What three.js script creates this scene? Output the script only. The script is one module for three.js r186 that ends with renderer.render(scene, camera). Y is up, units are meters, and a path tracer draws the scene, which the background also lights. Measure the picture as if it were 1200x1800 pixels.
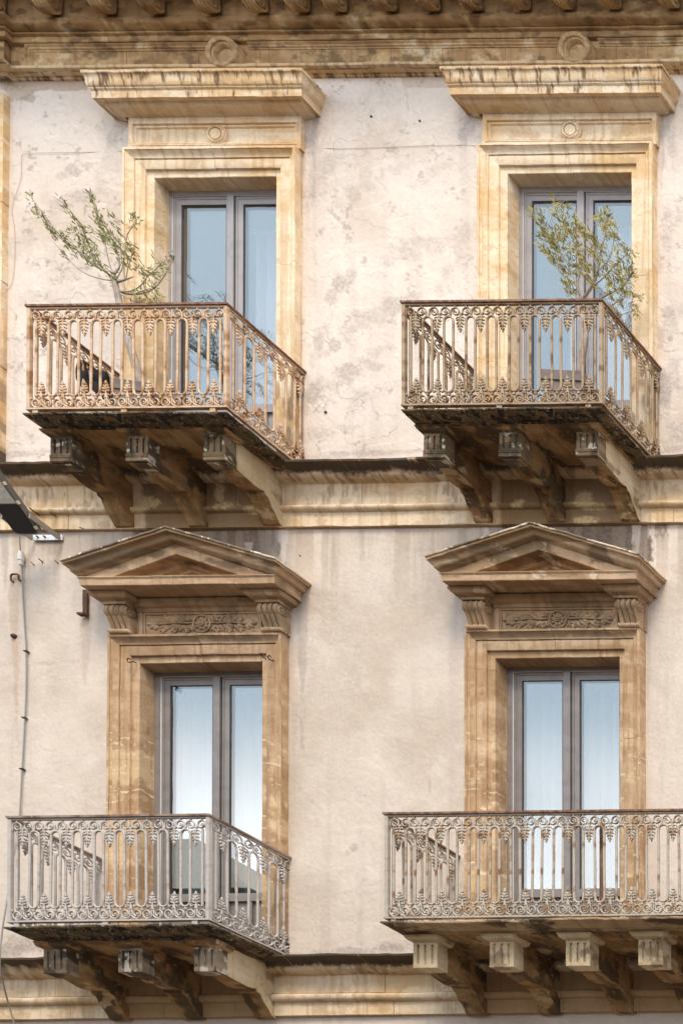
import * as THREE from 'three';
import { mergeGeometries, toCreasedNormals } from 'three/addons/utils/BufferGeometryUtils.js';

// ---------------------------------------------------------------- camera, sky, sun, exposure
const scene = new THREE.Scene();
const EYE = new THREE.Vector3(15.379, 1.594, 14.434);
const [PITCH, YAW, ROLL] = [-0.01849, 0.00432, 0.0149];
const [FOCAL, PPX, PPY] = [2581.74, 3046.7, 2797.25];           // lens shift: the picture is the upper left part of a rising, shifted view
const toCam = new THREE.Matrix4().makeRotationZ(ROLL).multiply(new THREE.Matrix4().makeRotationX(PITCH)).multiply(new THREE.Matrix4().makeRotationY(YAW));
const camera = new THREE.PerspectiveCamera(2 * Math.atan(PPY / FOCAL) * 180 / Math.PI, 2 / 3, 0.5, 400);
camera.position.copy(EYE);
camera.quaternion.setFromRotationMatrix(toCam.clone().transpose());
camera.setViewOffset(2 * PPX, 2 * PPY, 0, 0, 1200, 1800);

const renderer = new THREE.WebGLRenderer({ antialias: true });
renderer.setSize(682, 1024);
renderer.toneMapping = THREE.LinearToneMapping;
renderer.toneMappingExposure = 1.5;
renderer.shadowMap.enabled = true;

const sun = new THREE.DirectionalLight(new THREE.Color(1.0, 0.88, 0.69), 2.6);
sun.position.set(2 + 7, 12 + 27, 16);
sun.target.position.set(2, 12, 0);
sun.castShadow = true;
sun.shadow.radius = 40;
sun.shadow.mapSize.set(2048, 2048);
Object.assign(sun.shadow.camera, { left: -14, right: 14, top: 14, bottom: -14, near: 1, far: 80 });
scene.add(sun, sun.target);

// seeded noise
function rng(seed) { let a = seed >>> 0; return () => { a = (a + 0x6D2B79F5) | 0; let t = Math.imul(a ^ (a >>> 15), 1 | a); t = (t + Math.imul(t ^ (t >>> 7), 61 | t)) ^ t; return ((t ^ (t >>> 14)) >>> 0) / 4294967296; }; }
const LAT = new Float32Array(65536); { const r = rng(7); for (let i = 0; i < 65536; i++) LAT[i] = r(); }
const lat = (x, y) => LAT[((y & 255) << 8) | (x & 255)];
function n2(x, y) {                                               // value noise 0..1, period 256
  const xi = Math.floor(x), yi = Math.floor(y); let fx = x - xi, fy = y - yi;
  fx = fx * fx * (3 - 2 * fx); fy = fy * fy * (3 - 2 * fy);
  const a = lat(xi, yi), b = lat(xi + 1, yi), c = lat(xi, yi + 1), d = lat(xi + 1, yi + 1);
  return a + (b - a) * fx + (c - a) * fy + (a - b - c + d) * fx * fy;
}
function fbm(x, y, o = 4) { let s = 0, a = 0.5, t = 0; for (let i = 0; i < o; i++) { s += a * n2(x, y); t += a; a *= 0.5; x = x * 2.03 + 17.1; y = y * 2.03 + 9.7; } return s / t; }
const n3 = (x, y, z) => (n2(x + z * 0.37, y - z * 0.61) + n2(y + 31.7 + x * 0.29, z + 11.3) + n2(z + 71.9, x + 43.1 - y * 0.33)) / 3;
const ss = (a, b, x) => { const t = Math.min(1, Math.max(0, (x - a) / (b - a))); return t * t * (3 - 2 * t); };
const mixc = (c, d, t) => [c[0] + (d[0] - c[0]) * t, c[1] + (d[1] - c[1]) * t, c[2] + (d[2] - c[2]) * t];

{ // broken white cloud, thicker towards the horizon, blue between
  const W = 1024, H = 512, px = new Float32Array(W * H * 4);
  for (let j = 0; j < H; j++) for (let i = 0; i < W; i++) {
    const th = ((i + 0.5) / W - 0.5) * 2 * Math.PI, el = ((j + 0.5) / H - 0.5) * Math.PI;
    const y = Math.sin(el), c = Math.cos(el), x = c * Math.cos(th), z = c * Math.sin(th);
    const e = Math.max(y, 0.03) + 0.12, u = x / e, v = z / e;
    const deg = el * 180 / Math.PI;
    const cl = fbm(u * 1.3 + 40, v * 1.3 + 60, 5);
    const cover = Math.max(ss(0.44, 0.60, cl) * ss(34, 46, deg + (cl - 0.5) * 20), (1 - ss(21, 33, deg + (fbm(u * 2.7 + 8, v * 2.7 + 31, 4) - 0.5) * 26)));
    const blue = mixc([0.98, 1.20, 1.42], [0.62, 0.82, 1.10], ss(25, 85, deg));
    const soft = fbm(u * 3.1 + 5, v * 3.1 + 90, 4);
    const wht = (1.55 + 0.9 * (soft - 0.4)) * (0.45 + 0.64 * ss(0.2, 0.95, y) + 1.05 * (1 - ss(18, 34, deg)) * ss(8, 20, deg));   // overcast sky: brightest overhead
    let col = mixc(blue, [wht * .97, wht, wht * 1.05], cover * 0.95);
    if (deg < 0) col = mixc(col, [0.3, 0.28, 0.26], ss(0, -6, deg));
    px.set([col[0], col[1], col[2], 1], (j * W + i) * 4);
  }
  const t = new THREE.DataTexture(px, W, H, THREE.RGBAFormat, THREE.FloatType);
  t.mapping = THREE.EquirectangularReflectionMapping; t.magFilter = t.minFilter = THREE.LinearFilter; t.wrapS = THREE.RepeatWrapping; t.needsUpdate = true;
  scene.background = t; scene.environment = t;
}

// ---------------------------------------------------------------- helpers
const V = (x, y, z) => new THREE.Vector3(x, y, z);
const fromCam = toCam.clone().transpose();
function at(u, v, z) {                                            // the point at depth z that shows at a pixel of the 1200 x 1800 photograph
  const d = V((u - PPX) / FOCAL, -(v - PPY) / FOCAL, -1).applyMatrix4(fromCam);
  return EYE.clone().addScaledVector(d, (z - EYE.z) / d.z);
}
const used = {};
function numbered(n) { const k = used[n] = (used[n] ?? -1) + 1; return k ? `${n}_${String(k).padStart(3, '0')}` : n; }
function tag(o, label, category, group, kind) { if (label) o.userData.label = label; if (category) o.userData.category = category; if (group) o.userData.group = group; if (kind) o.userData.kind = kind; return o; }
function grp(name, parent = scene, pos) { const g = new THREE.Group(); g.name = numbered(name); if (pos) g.position.set(...pos); parent.add(g); return g; }
function mesh(name, geo, mat, parent = scene) { const m = new THREE.Mesh(Array.isArray(geo) ? merge(geo) : geo, mat); m.name = numbered(name); m.castShadow = m.receiveShadow = true; parent.add(m); return m; }
function merge(list) {
  return mergeGeometries(list.map(g => { const h = g.index ? g.toNonIndexed() : g; for (const k of Object.keys(h.attributes)) if (!['position', 'normal', 'uv'].includes(k)) h.deleteAttribute(k); return h; }));
}
function facadeUV(g) {                                            // metres; depth runs into both axes so that soffits and returns do not stretch
  const p = g.attributes.position, uv = new Float32Array(p.count * 2);
  for (let i = 0; i < p.count; i++) { const z = p.getZ(i) * 0.9; uv[2 * i] = p.getX(i) + z; uv[2 * i + 1] = p.getY(i) + z; }
  g.setAttribute('uv', new THREE.BufferAttribute(uv, 2)); return g;
}
function worn(g, amp = 0.004) {                                   // hand-cut, weathered: every vertex a little off, the same at the same place
  const p = g.attributes.position;
  for (let i = 0; i < p.count; i++) {
    const x = p.getX(i), y = p.getY(i), z = p.getZ(i);
    const k = q => (n3(x * 4 + q, y * 4, z * 4 + q) - 0.5) * amp * 1.6 + (n3(x * 17 + q, y * 17, z * 17) - 0.5) * amp * 1.8;
    p.setXYZ(i, x + k(3), y + k(57), z + k(101));
  }
  return g;
}
function faceUV(g) {                                              // per face: fronts and soffits by x and y + depth, returns by depth and y
  const p = g.attributes.position, uv = new Float32Array(p.count * 2), a = V(), b = V(), c = V();
  for (let i = 0; i < p.count; i += 3) {
    a.fromBufferAttribute(p, i); b.fromBufferAttribute(p, i + 1); c.fromBufferAttribute(p, i + 2); const n = b.clone().sub(a).cross(c.clone().sub(a)), side = Math.abs(n.x) > 1.2 * Math.hypot(n.y, n.z);
    [a, b, c].forEach((q, k) => { uv[2 * (i + k)] = side ? q.x + q.z : q.x; uv[2 * (i + k) + 1] = side ? q.y : q.y + .9 * q.z; });
  }
  g.setAttribute('uv', new THREE.BufferAttribute(uv, 2)); return g;
}
function finish(g, amp = 0.004, crease = 0.6) { if (amp) worn(g, amp); g.deleteAttribute('uv'); return faceUV(toCreasedNormals(g, crease)); }
function capTris(ring) {
  const a = ring[0], n = V(0, 0, 0);
  for (let i = 0; i < ring.length; i++) { const p = ring[i], q = ring[(i + 1) % ring.length]; n.x += (p.y - q.y) * (p.z + q.z); n.y += (p.z - q.z) * (p.x + q.x); n.z += (p.x - q.x) * (p.y + q.y); }
  const ax = Math.abs(n.x), ay = Math.abs(n.y), az = Math.abs(n.z);
  const f = az >= ax && az >= ay ? p => new THREE.Vector2(p.x, p.y) : ax >= ay ? p => new THREE.Vector2(p.y, p.z) : p => new THREE.Vector2(p.z, p.x);
  let c = ring.map(f); const flip = THREE.ShapeUtils.isClockWise(c); const idx = ring.map((_, i) => i); if (flip) { c = c.slice().reverse(); idx.reverse(); }
  return THREE.ShapeUtils.triangulateShape(c, []).map(t => t.map(i => idx[i]));
}
function loft(rings, { closed = false, caps = true } = {}) {      // rings of equal length, joined by quads
  const n = rings[0].length, pos = [], ind = [];
  for (const r of rings) for (const p of r) pos.push(p.x, p.y, p.z);
  for (let i = 0; i + 1 < rings.length; i++) for (let j = 0; j < (closed ? n : n - 1); j++) { const a = i * n + j, b = i * n + (j + 1) % n; ind.push(a, b, a + n, b, b + n, a + n); }
  if (caps) for (const k of [0, rings.length - 1]) for (const t of capTris(rings[k])) ind.push(...t.map(q => q + k * n));
  const g = new THREE.BufferGeometry(); g.setAttribute('position', new THREE.Float32BufferAttribute(pos, 3)); g.setIndex(ind); return g;
}
function run(A, B, step = 0.07, o = {}) {                         // straight run of a moulding between two end profiles
  const L = Math.max(...A.map((p, i) => p.distanceTo(B[i]))), n = Math.max(1, Math.round(L / step)), rings = [];
  for (let k = 0; k <= n; k++) rings.push(A.map((p, i) => p.clone().lerp(B[i], k / n)));
  return loft(rings, o);
}
function box(x0, x1, y0, y1, z0, z1, step = 0.12, amp = 0.003) {  // a dressed stone with slightly worn faces
  const g = new THREE.BoxGeometry(x1 - x0, y1 - y0, z1 - z0, Math.max(1, Math.round((x1 - x0) / step)), Math.max(1, Math.round((y1 - y0) / step)), Math.max(1, Math.round((z1 - z0) / step)));
  g.translate((x0 + x1) / 2, (y0 + y1) / 2, (z0 + z1) / 2); return finish(g, amp);
}
function plain(x0, x1, y0, y1, z0, z1) { const g = new THREE.BoxGeometry(x1 - x0, y1 - y0, z1 - z0); g.translate((x0 + x1) / 2, (y0 + y1) / 2, (z0 + z1) / 2); return facadeUV(g); }
function curve(pts, n, r, seg = 5, closed = false) { return new THREE.TubeGeometry(new THREE.CatmullRomCurve3(pts, closed), n, r, seg, closed); }
function taper(pts, r0, r1, n, seg = 6) {                         // a limb
  const c = new THREE.CatmullRomCurve3(pts), g = new THREE.TubeGeometry(c, n, 1, seg, false), p = g.attributes.position;
  for (let i = 0; i <= n; i++) { const o = c.getPointAt(i / n), r = r0 + (r1 - r0) * i / n; for (let j = 0; j <= seg; j++) { const k = i * (seg + 1) + j, q = V().fromBufferAttribute(p, k).sub(o).multiplyScalar(r).add(o); p.setXYZ(k, q.x, q.y, q.z); } }
  return g;
}

// ---------------------------------------------------------------- procedural textures
const enc = c => { c = Math.min(1, Math.max(0, c)); return 255 * (c <= 0.0031308 ? c * 12.92 : 1.055 * c ** (1 / 2.4) - 0.055); };
function texture(w, h, f, srgb = true) {
  const d = new Uint8Array(w * h * 4);
  for (let j = 0; j < h; j++) for (let i = 0; i < w; i++) { const c = f(i, j), k = (j * w + i) * 4; d[k] = srgb ? enc(c[0]) : c[0] * 255; d[k + 1] = srgb ? enc(c[1]) : c[1] * 255; d[k + 2] = srgb ? enc(c[2]) : c[2] * 255; d[k + 3] = 255; }
  const t = new THREE.DataTexture(d, w, h); t.wrapS = t.wrapT = THREE.RepeatWrapping; t.magFilter = THREE.LinearFilter; t.minFilter = THREE.LinearMipmapLinearFilter; t.generateMipmaps = true; if (srgb) t.colorSpace = THREE.SRGBColorSpace; t.needsUpdate = true; return t;
}
function sheet(x0, x1, y0, y1, ppm, f) {                          // a texture that lies on the facade at a fixed place, in metres
  const w = Math.round((x1 - x0) * ppm), h = Math.round((y1 - y0) * ppm);
  const t = texture(w, h, (i, j) => f(x0 + (i + 0.5) / ppm, y0 + (j + 0.5) / ppm));
  t.repeat.set(1 / (x1 - x0), 1 / (y1 - y0)); t.offset.set(-x0 / (x1 - x0), -y0 / (y1 - y0)); return t;
}
// matter on the surface, and a little painted shade: blotches and runs with a broken edge
function blot(x, y, b) { // b = [cx, cy, rx, ry, strength, seed]
  const dx = (x - b[0]) / b[2], dy = (y - b[1]) / b[3], d = dx * dx + dy * dy; if (d > 2.2) return 0;
  const n = fbm(x * 11 + b[5] * 13.7, y * 11 - b[5] * 7.3, 4) * 1.25 + fbm(x * 47 + b[5], y * 47, 2) * 0.55;
  return b[4] * ss(0.48, 1.18, n + 0.36 - 0.55 * d) * (.55 + .45 * ss(.34, .66, fbm(x * 60 + b[5] * 3, y * 60, 2)));
}
function patch(x, y, b) { const dx = Math.abs(x - b[0]) / b[2], dy = Math.abs(y - b[1]) / b[3], d = Math.max(dx, dy); if (d > 1.3) return 0; const n = fbm(x * 7 + b[5], y * 3.5, 4) + .35 * (fbm(x * 40, y * 22 + b[5], 2) - .5); return b[4] * ss(.35, .6, n + .55 - .62 * d ** 3) * (.8 + .2 * n2(x * 60, y * 60)); }
function drip(x, y, b) { // b = [cx, ytop, halfwidth, length, strength, seed]: a run of soot or lime down the wall
  const t = (b[1] - y) / b[3]; if (t < -0.03 || t > 1) return 0;
  const w = b[2] * (1 - 0.35 * t), dx = (x - b[0] + 0.012 * (n2(y * 6 + b[5], b[5]) - 0.5)) / w; if (Math.abs(dx) > 1.4) return 0;
  const n = fbm(x * 26 + b[5] * 3, y * 2.2 + b[5], 3) * 0.8 + fbm(x * 60, y * 30 + b[5], 2) * 0.4;
  return b[4] * ss(0.45, 0.85, n + 0.45 - 0.5 * dx * dx - 0.42 * t);
}
const add = (list, x, y, f) => { let s = 0; for (const b of list) s = Math.max(s, f(x, y, b)); return s; };
const P = (u, v, z = 0) => at(u, v, z);
const pb = (u, v, ru, rv, s, k) => { const p = P(u, v); return [p.x, p.y, ru / 178, rv / 178, s, k]; };
const sootAndShade = [[130, 298, 26, 14, .5, 1], [140, 345, 46, 18, .55, 2], [112, 365, 22, 12, .3, 3], [600, 498, 22, 30, .62, 4], [612, 655, 44, 26, .6, 5], [590, 606, 20, 18, .5, 6], [550, 690, 20, 34, .55, 7], [690, 540, 34, 26, .5, 8], [708, 440, 36, 26, .42, 9], [690, 300, 26, 16, .35, 10], [620, 340, 30, 22, .35, 11], [760, 430, 50, 24, .35, 12], [640, 560, 36, 24, .38, 13], [562, 600, 14, 40, .42, 14], [575, 295, 26, 40, .35, 15], [660, 620, 30, 20, .35, 16], [1172, 410, 20, 60, .45, 17], [1178, 560, 22, 40, .5, 18], [1165, 690, 24, 70, .6, 19], [1180, 250, 24, 40, .4, 20], [30, 440, 26, 40, .25, 21], [60, 520, 26, 16, .25, 22], [550, 330, 10, 60, .3, 23], [765, 300, 24, 20, .3, 24], [820, 410, 20, 30, .3, 25], [735, 620, 20, 20, .25, 26], [560, 760, 60, 16, .35, 27], [640, 700, 30, 30, .3, 28], [32, 780, 30, 16, .3, 29], [625, 1490, 16, 12, .6, 30], [90, 1165, 40, 6, .3, 31], [45, 1660, 70, 22, .7, 32], [20, 1672, 40, 12, .7, 33], [620, 1672, 130, 10, .6, 34], [690, 1665, 40, 14, .7, 35], [200, 270, 30, 60, .3, 36], [790, 480, 24, 40, .35, 37], [1190, 760, 20, 30, .45, 38], [545, 250, 14, 50, .5, 39], [215, 215, 22, 36, .55, 40], [828, 215, 20, 40, .5, 41], [1170, 215, 14, 40, .5, 42], [640, 797, 110, 8, .5, 43], [40, 798, 50, 8, .5, 44], [1180, 790, 30, 10, .5, 45]].flatMap(([u, v, ru, rv, k, q]) => [[u, v, ru * .62, rv * .7, k, q], [u + ru * .9, v - rv * .5, ru * .5, rv * .45, k * .7, q + 200], [u - ru * .7, v + rv * .8, ru * .45, rv * .5, k * .7, q + 300]]).map(b => pb(...b));  // soot, plus painted shade of the cornice ends beside the upper friezes
const pale = [[60, 190, 60, 60, .6, 51], [110, 230, 70, 50, .4, 52], [640, 190, 90, 60, .6, 53], [600, 270, 40, 60, .5, 54], [720, 330, 80, 50, .4, 55], [760, 210, 60, 50, .45, 56], [640, 470, 90, 50, .4, 57], [120, 480, 80, 70, .4, 58], [780, 560, 60, 60, .4, 59], [600, 720, 60, 50, .4, 60], [1175, 330, 30, 70, .6, 61], [1180, 640, 24, 70, .35, 62], [700, 1010, 80, 60, .25, 63], [1170, 960, 40, 40, .4, 64], [90, 700, 40, 70, .35, 65], [590, 1150, 60, 100, .22, 66], [135, 1050, 50, 46, .3, 67]].map(b => pb(...b));
const brown = [[350, 950, 150, 46, 1.0, 71], [1010, 948, 150, 44, 1.0, 72], [450, 965, 40, 24, .6, 73], [255, 950, 30, 24, .4, 74], [1115, 955, 26, 34, .6, 75], [90, 145, 80, 16, .8, 76], [40, 150, 26, 30, .7, 77], [770, 145, 60, 10, .5, 79]].map(b => pb(...b));
const runsDark = [[470, 930, .09, 1.0, .7, 1], [488, 930, .03, .55, .8, 2], [535, 1055, .06, 1.5, .6, 3], [1132, 930, .05, 1.0, .6, 4], [1140, 1030, .05, 1.5, .45, 5], [848, 926, .03, .5, .8, 6], [745, 926, .08, .4, .3, 7], [205, 930, .12, .6, .5, 8], [12, 930, .06, .6, .7, 9], [90, 930, .1, .4, .3, 10], [640, 925, .2, .35, .35, 11], [555, 200, .04, .9, .5, 12], [1165, 195, .03, .8, .5, 13], [36, 600, .08, 1.0, .22, 14], [520, 1240, .03, 1.0, .3, 15], [1160, 1080, .2, 1.8, .18, 16], [590, 925, .07, .8, .3, 17], [700, 925, .1, .5, .25, 18]].map(b => { const p = P(b[0], b[1]); return [p.x, p.y, b[2], b[3], b[4], b[5]]; });
const runsPale = [[500, 930, .05, .5, .8, 31], [1117, 925, .06, .5, 1.0, 32], [868, 925, .1, .45, .5, 33], [210, 928, .06, .4, .6, 34], [225, 930, .06, .35, .5, 35], [440, 955, .05, .25, .5, 36], [605, 200, .16, .9, .5, 37]].map(b => { const p = P(b[0], b[1]); return [p.x, p.y, b[2], b[3], b[4], b[5]]; });
const runsRust = [[28, 1015, .06, .8, .8, 41], [31, 1120, .05, .9, .9, 42], [153, 1083, .07, .7, .7, 43], [757, 1372, .02, .12, .9, 44], [79, 910, .03, .1, .4, 45]].map(b => { const p = P(b[0], b[1]); return [p.x, p.y, b[2], b[3], b[4], b[5]]; });
const WX0 = -2.2, WX1 = 6.2, WY0 = 7.1, WY1 = 18.1;
function plasterAt(x, y) {
  const low = fbm(x * 1.1 + 3, y * 0.9, 4), mid = fbm(x * 4.3 + 9, y * 3.7, 4), fine = fbm(x * 38, y * 38, 3), streak = fbm(x * 9 + 70, y * 0.55, 4), grain = n2(x * 170, y * 170);
  const upper = ss(12.5, 12.9, y);
  let c = mixc([.59, .497, .425], [.67, .572, .502], upper);
  c = mixc(c, mixc([.50, .41, .338], [.56, .455, .38], upper), ss(.42, .68, low));
  c = mixc(c, [.68, .585, .51], ss(.52, .75, mid) * (.3 + .3 * upper));
  c = mixc(c, [.50, .41, .355], ss(.52, .78, streak) * (.55 - .25 * upper));
  c = mixc(c, [.74, .675, .625], add(pale, x, y, blot) * .75);
  const specks = ss(.60, .74, fbm(x * 7 + 210, y * 7, 4)) * ss(.45, .7, fbm(x * 33, y * 33 + 9, 3)) * (.2 + .65 * upper);
  c = mixc(c, [.26, .215, .195], Math.max(specks * .6, add(sootAndShade, x, y, blot) * .95));
  const pb2 = Math.min(1, add(brown, x, y, patch)); c = mixc(c, y > 15 ? [.30, .20, .115] : [.085, .048, .027], pb2 * (y > 15 ? .8 : .9));
  c = mixc(c, [.30, .255, .23], add(runsDark, x, y, drip) * .72);
  c = mixc(c, [.66, .58, .52], add(runsPale, x, y, drip) * .85);
  c = mixc(c, [.40, .235, .13], add(runsRust, x, y, drip) * .42);
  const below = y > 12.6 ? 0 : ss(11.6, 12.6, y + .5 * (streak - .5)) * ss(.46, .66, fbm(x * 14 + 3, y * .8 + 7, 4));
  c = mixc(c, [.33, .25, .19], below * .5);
  const crack = Math.abs(fbm(x * 1.4 + 7 + .12 * fbm(x * 9, y * 9, 3), y * 1.2 + 40 + .12 * fbm(x * 9 + 50, y * 9, 3), 3) - .5);
  c = mixc(c, [.27, .21, .17], (1 - ss(.0008, .0022, crack)) * ss(.5, .58, fbm(x * .9 + 33, y * .9, 3)) * (.15 + .45 * upper));
  const k = .93 + .11 * fine + .08 * (grain - .5); return [c[0] * k, c[1] * k, c[2] * k];
}
const plasterMap = sheet(WX0, WX1, WY0, WY1, 150, plasterAt);
const plasterRelief = sheet(WX0, WX1, WY0, WY1, 110, (x, y) => { const f = fbm(x * 5 + 50, y * 5, 5), up = ss(12.5, 12.9, y); const h = .5 + .30 * (fbm(x * 1.6, y * 1.6 + 20, 4) - .5) + .22 * (fbm(x * 7, y * 9 + 2, 4) - .5) + .10 * ss(.585, .60, f) * (.35 + .65 * up) + .10 * (fbm(x * 34, y * 34, 3) - .5) + .05 * (n2(x * 90, y * 90) - .5); return [h, h, h]; });
plasterRelief.colorSpace = THREE.NoColorSpace;
const grainMap = texture(512, 512, (i, j) => { const x = i / 512, y = j / 512, t = (s, o) => { const w = k => k * s; const a = n2(w(x) + o, w(y)), b = n2(w(x) - s + o, w(y)), c = n2(w(x) + o, w(y) - s), d = n2(w(x) - s + o, w(y) - s); return (a * (1 - x) + b * x) * (1 - y) + (c * (1 - x) + d * x) * y; }; const h = .4 * t(12, 5) + .3 * t(40, 60) + .3 * t(130, 90); return [h, h, h]; }, false);
const grain = (m, r) => { const t = m.clone(); t.repeat.set(r, r); t.needsUpdate = true; return t; };
const bumpA = grain(grainMap, 1 / 0.9), bumpB = grain(grainMap, 1 / 0.5);
const M = {};
M.plaster = new THREE.MeshStandardMaterial({ map: plasterMap, roughness: .95, bumpMap: plasterRelief, bumpScale: .035 });

// stone: warm Sicilian limestone, blackened where rain runs and browned under the balconies, partly as painted shade
function stoneBase(x, y, tone) {
  const low = fbm(x * 1.7 + 20, y * 1.9 + 3, 4), bed = fbm(x * 2.2, y * 13 + 40, 4), fine = fbm(x * 30 + 5, y * 30, 3), grainy = n2(x * 150, y * 150), run = fbm(x * 22 + 9, y * 1.1, 3);
  let c = mixc(tone[0], tone[1], ss(.35, .66, low));
  c = mixc(c, tone[2], ss(.46, .72, bed) * .6);
  c = mixc(c, tone[3], Math.max(ss(.50, .8, run) * .5, ss(.54, .70, fbm(x * 8 + 60, y * 9 + 13, 5) + .25 * (fbm(x * 50, y * 50, 2) - .5)) * .42));
  const k = .9 + .16 * fine + .08 * (grainy - .5); return [c[0] * k, c[1] * k, c[2] * k];
}
const CREAM = [[.75, .59, .415], [.66, .445, .235], [.80, .675, .51], [.47, .275, .115]];
const OCHRE = [[.475, .315, .19], [.39, .24, .13], [.56, .40, .26], [.28, .16, .075]];
const UMBER = [[.47, .30, .15], [.37, .22, .10], [.58, .41, .225], [.24, .135, .06]];
const BAND = [[.73, .57, .40], [.63, .44, .25], [.78, .65, .49], [.44, .255, .11]];
const zoneTone = y => y > 17.25 ? UMBER : y > 12.64 && y < 13.4 ? BAND : y < 8.5 ? BAND : y > 13 ? CREAM : OCHRE;
const peels = [[265, 884, 22, 11, 1.1, 3], [250, 896, 14, 6, .9, 5], [389, 868, 9, 18, 1.1, 9], [402, 888, 26, 8, 1, 12], [455, 895, 22, 9, 1, 14], [1030, 880, 22, 15, 1.1, 15], [1040, 890, 26, 8, 1.1, 16], [1032, 915, 26, 9, 1.1, 18], [915, 886, 12, 8, .8, 21]].map(([u, v, ru, rv, k, q]) => { const p = at(u, v, .04); return [p.x, p.y + .036, ru / 178, rv / 178, k, q]; });
function stoneAt(x, y) {                                          // surrounds, string courses and entablature
  const ye = y + (n2(x * 3, y * 3) - .5) * .05;
  const tone = zoneTone(ye); let c = stoneBase(x, y, tone);
  const a = fbm(x * 6 + 300, y * 6, 4), b = fbm(x * 26 + 11, y * 7 + 5, 3), f = fbm(x * 60, y * 60 + 33, 2);
  if (y > 17.25) { // entablature: peeled patches show paler stone
    c = mixc(c, [.60, .41, .20], ss(.56, .68, a) * .6);
    c = mixc(c, [.70, .60, .44], ss(.70, .75, a + .14 * (f - .5)) * .6);
    c = mixc(c, [.07, .04, .02], ss(.55, .72, fbm(x * 9 + 80, y * 14 + 3, 4)) * .55);
    if (y > 17.262 && y < 17.325) c = mixc(c, [.68, .51, .31], .8 - .5 * ss(.5, .7, b));
  } else if (y > 16.95 && y <= 17.25) { // crown of the window cornices: black tongues under the top edge
    c = mixc(c, [.16, .085, .035], ss(.44, .66, .55 * b + .45 * fbm(x * 60 + 31, y * 12, 3) + .25 * (a - .5) - Math.max(0, 17.2 - ye) * .6 - (y > 17.222 ? .2 : 0)) * .92);
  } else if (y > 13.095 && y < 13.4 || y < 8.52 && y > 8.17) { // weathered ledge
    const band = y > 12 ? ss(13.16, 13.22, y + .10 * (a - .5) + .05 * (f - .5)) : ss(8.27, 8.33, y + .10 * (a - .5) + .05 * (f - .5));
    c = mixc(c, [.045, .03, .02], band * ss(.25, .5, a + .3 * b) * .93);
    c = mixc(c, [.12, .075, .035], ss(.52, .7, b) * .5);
  } else if (y > 12.5 && y < 13.1 || y < 8.2) { // string course: runs, and each bay under a balcony, its brown stain deepened by painted shade
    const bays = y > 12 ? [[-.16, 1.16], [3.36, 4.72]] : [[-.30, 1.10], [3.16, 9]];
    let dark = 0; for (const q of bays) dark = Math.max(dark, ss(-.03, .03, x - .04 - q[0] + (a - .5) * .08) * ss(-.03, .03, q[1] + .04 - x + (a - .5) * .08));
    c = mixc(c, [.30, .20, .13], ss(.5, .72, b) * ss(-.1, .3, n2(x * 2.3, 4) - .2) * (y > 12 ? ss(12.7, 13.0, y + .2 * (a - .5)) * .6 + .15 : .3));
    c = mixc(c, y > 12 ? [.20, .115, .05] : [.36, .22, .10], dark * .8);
    const peel = y > 12 ? add(peels, x, y, blot) : 0;
    c = mixc(c, [.66, .51, .29], Math.min(1, peel * 1.2));
  } else if (y > 11.97 && y <= 12.64) { // pediments: mould on the sima, white knocks
    c = mixc(c, [.12, .075, .035], ss(.48, .66, fbm(x * 5 + 9, y * 9 + 77, 4)) * ss(12.2, 12.3, ye) * .75);
    c = mixc(c, [.72, .62, .46], ss(.72, .77, a + .1 * (f - .5)) * .5);
  } else if (y < 11.5) { // lower jambs: sandy wear and chalky scratches
    c = mixc(c, [.62, .45, .27], ss(.5, .64, a) * ss(11.2, 10.2, ye) * .6);
    c = mixc(c, [.25, .13, .05], ss(.55, .7, fbm(x * 30, y * 3 + 50, 3)) * .45);
    c = mixc(c, [.68, .52, .31], ss(.62, .8, fbm(x * 13 + 40, y * 17, 5) + .1 * (f - .5)) * ss(10.9, 10.4, ye) * .55); c = mixc(c, [.80, .70, .52], ss(.71, .77, fbm(x * 7 + y * 9 + 3, y * 40, 4) + .12 * (f - .5)) * ss(10.9, 10.4, ye) * .55);
    c = mixc(c, [.12, .08, .05], ss(.5, .7, a + b * .3) * ss(8.9, 8.4, y) * .6);
  } else if (y < 16.45) { // upper jambs: soot at the feet
    c = mixc(c, [.20, .135, .08], ss(.52, .68, a + .25 * (b - .4)) * ss(14.7, 13.7, ye) * .75);
    c = mixc(c, [.50, .345, .19], ss(.58, .74, a) * .3);
  }
  return c;
}
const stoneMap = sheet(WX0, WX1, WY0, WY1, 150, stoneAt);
M.stone = new THREE.MeshStandardMaterial({ map: stoneMap, roughness: .93, bumpMap: bumpB, bumpScale: .007 });
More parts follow.
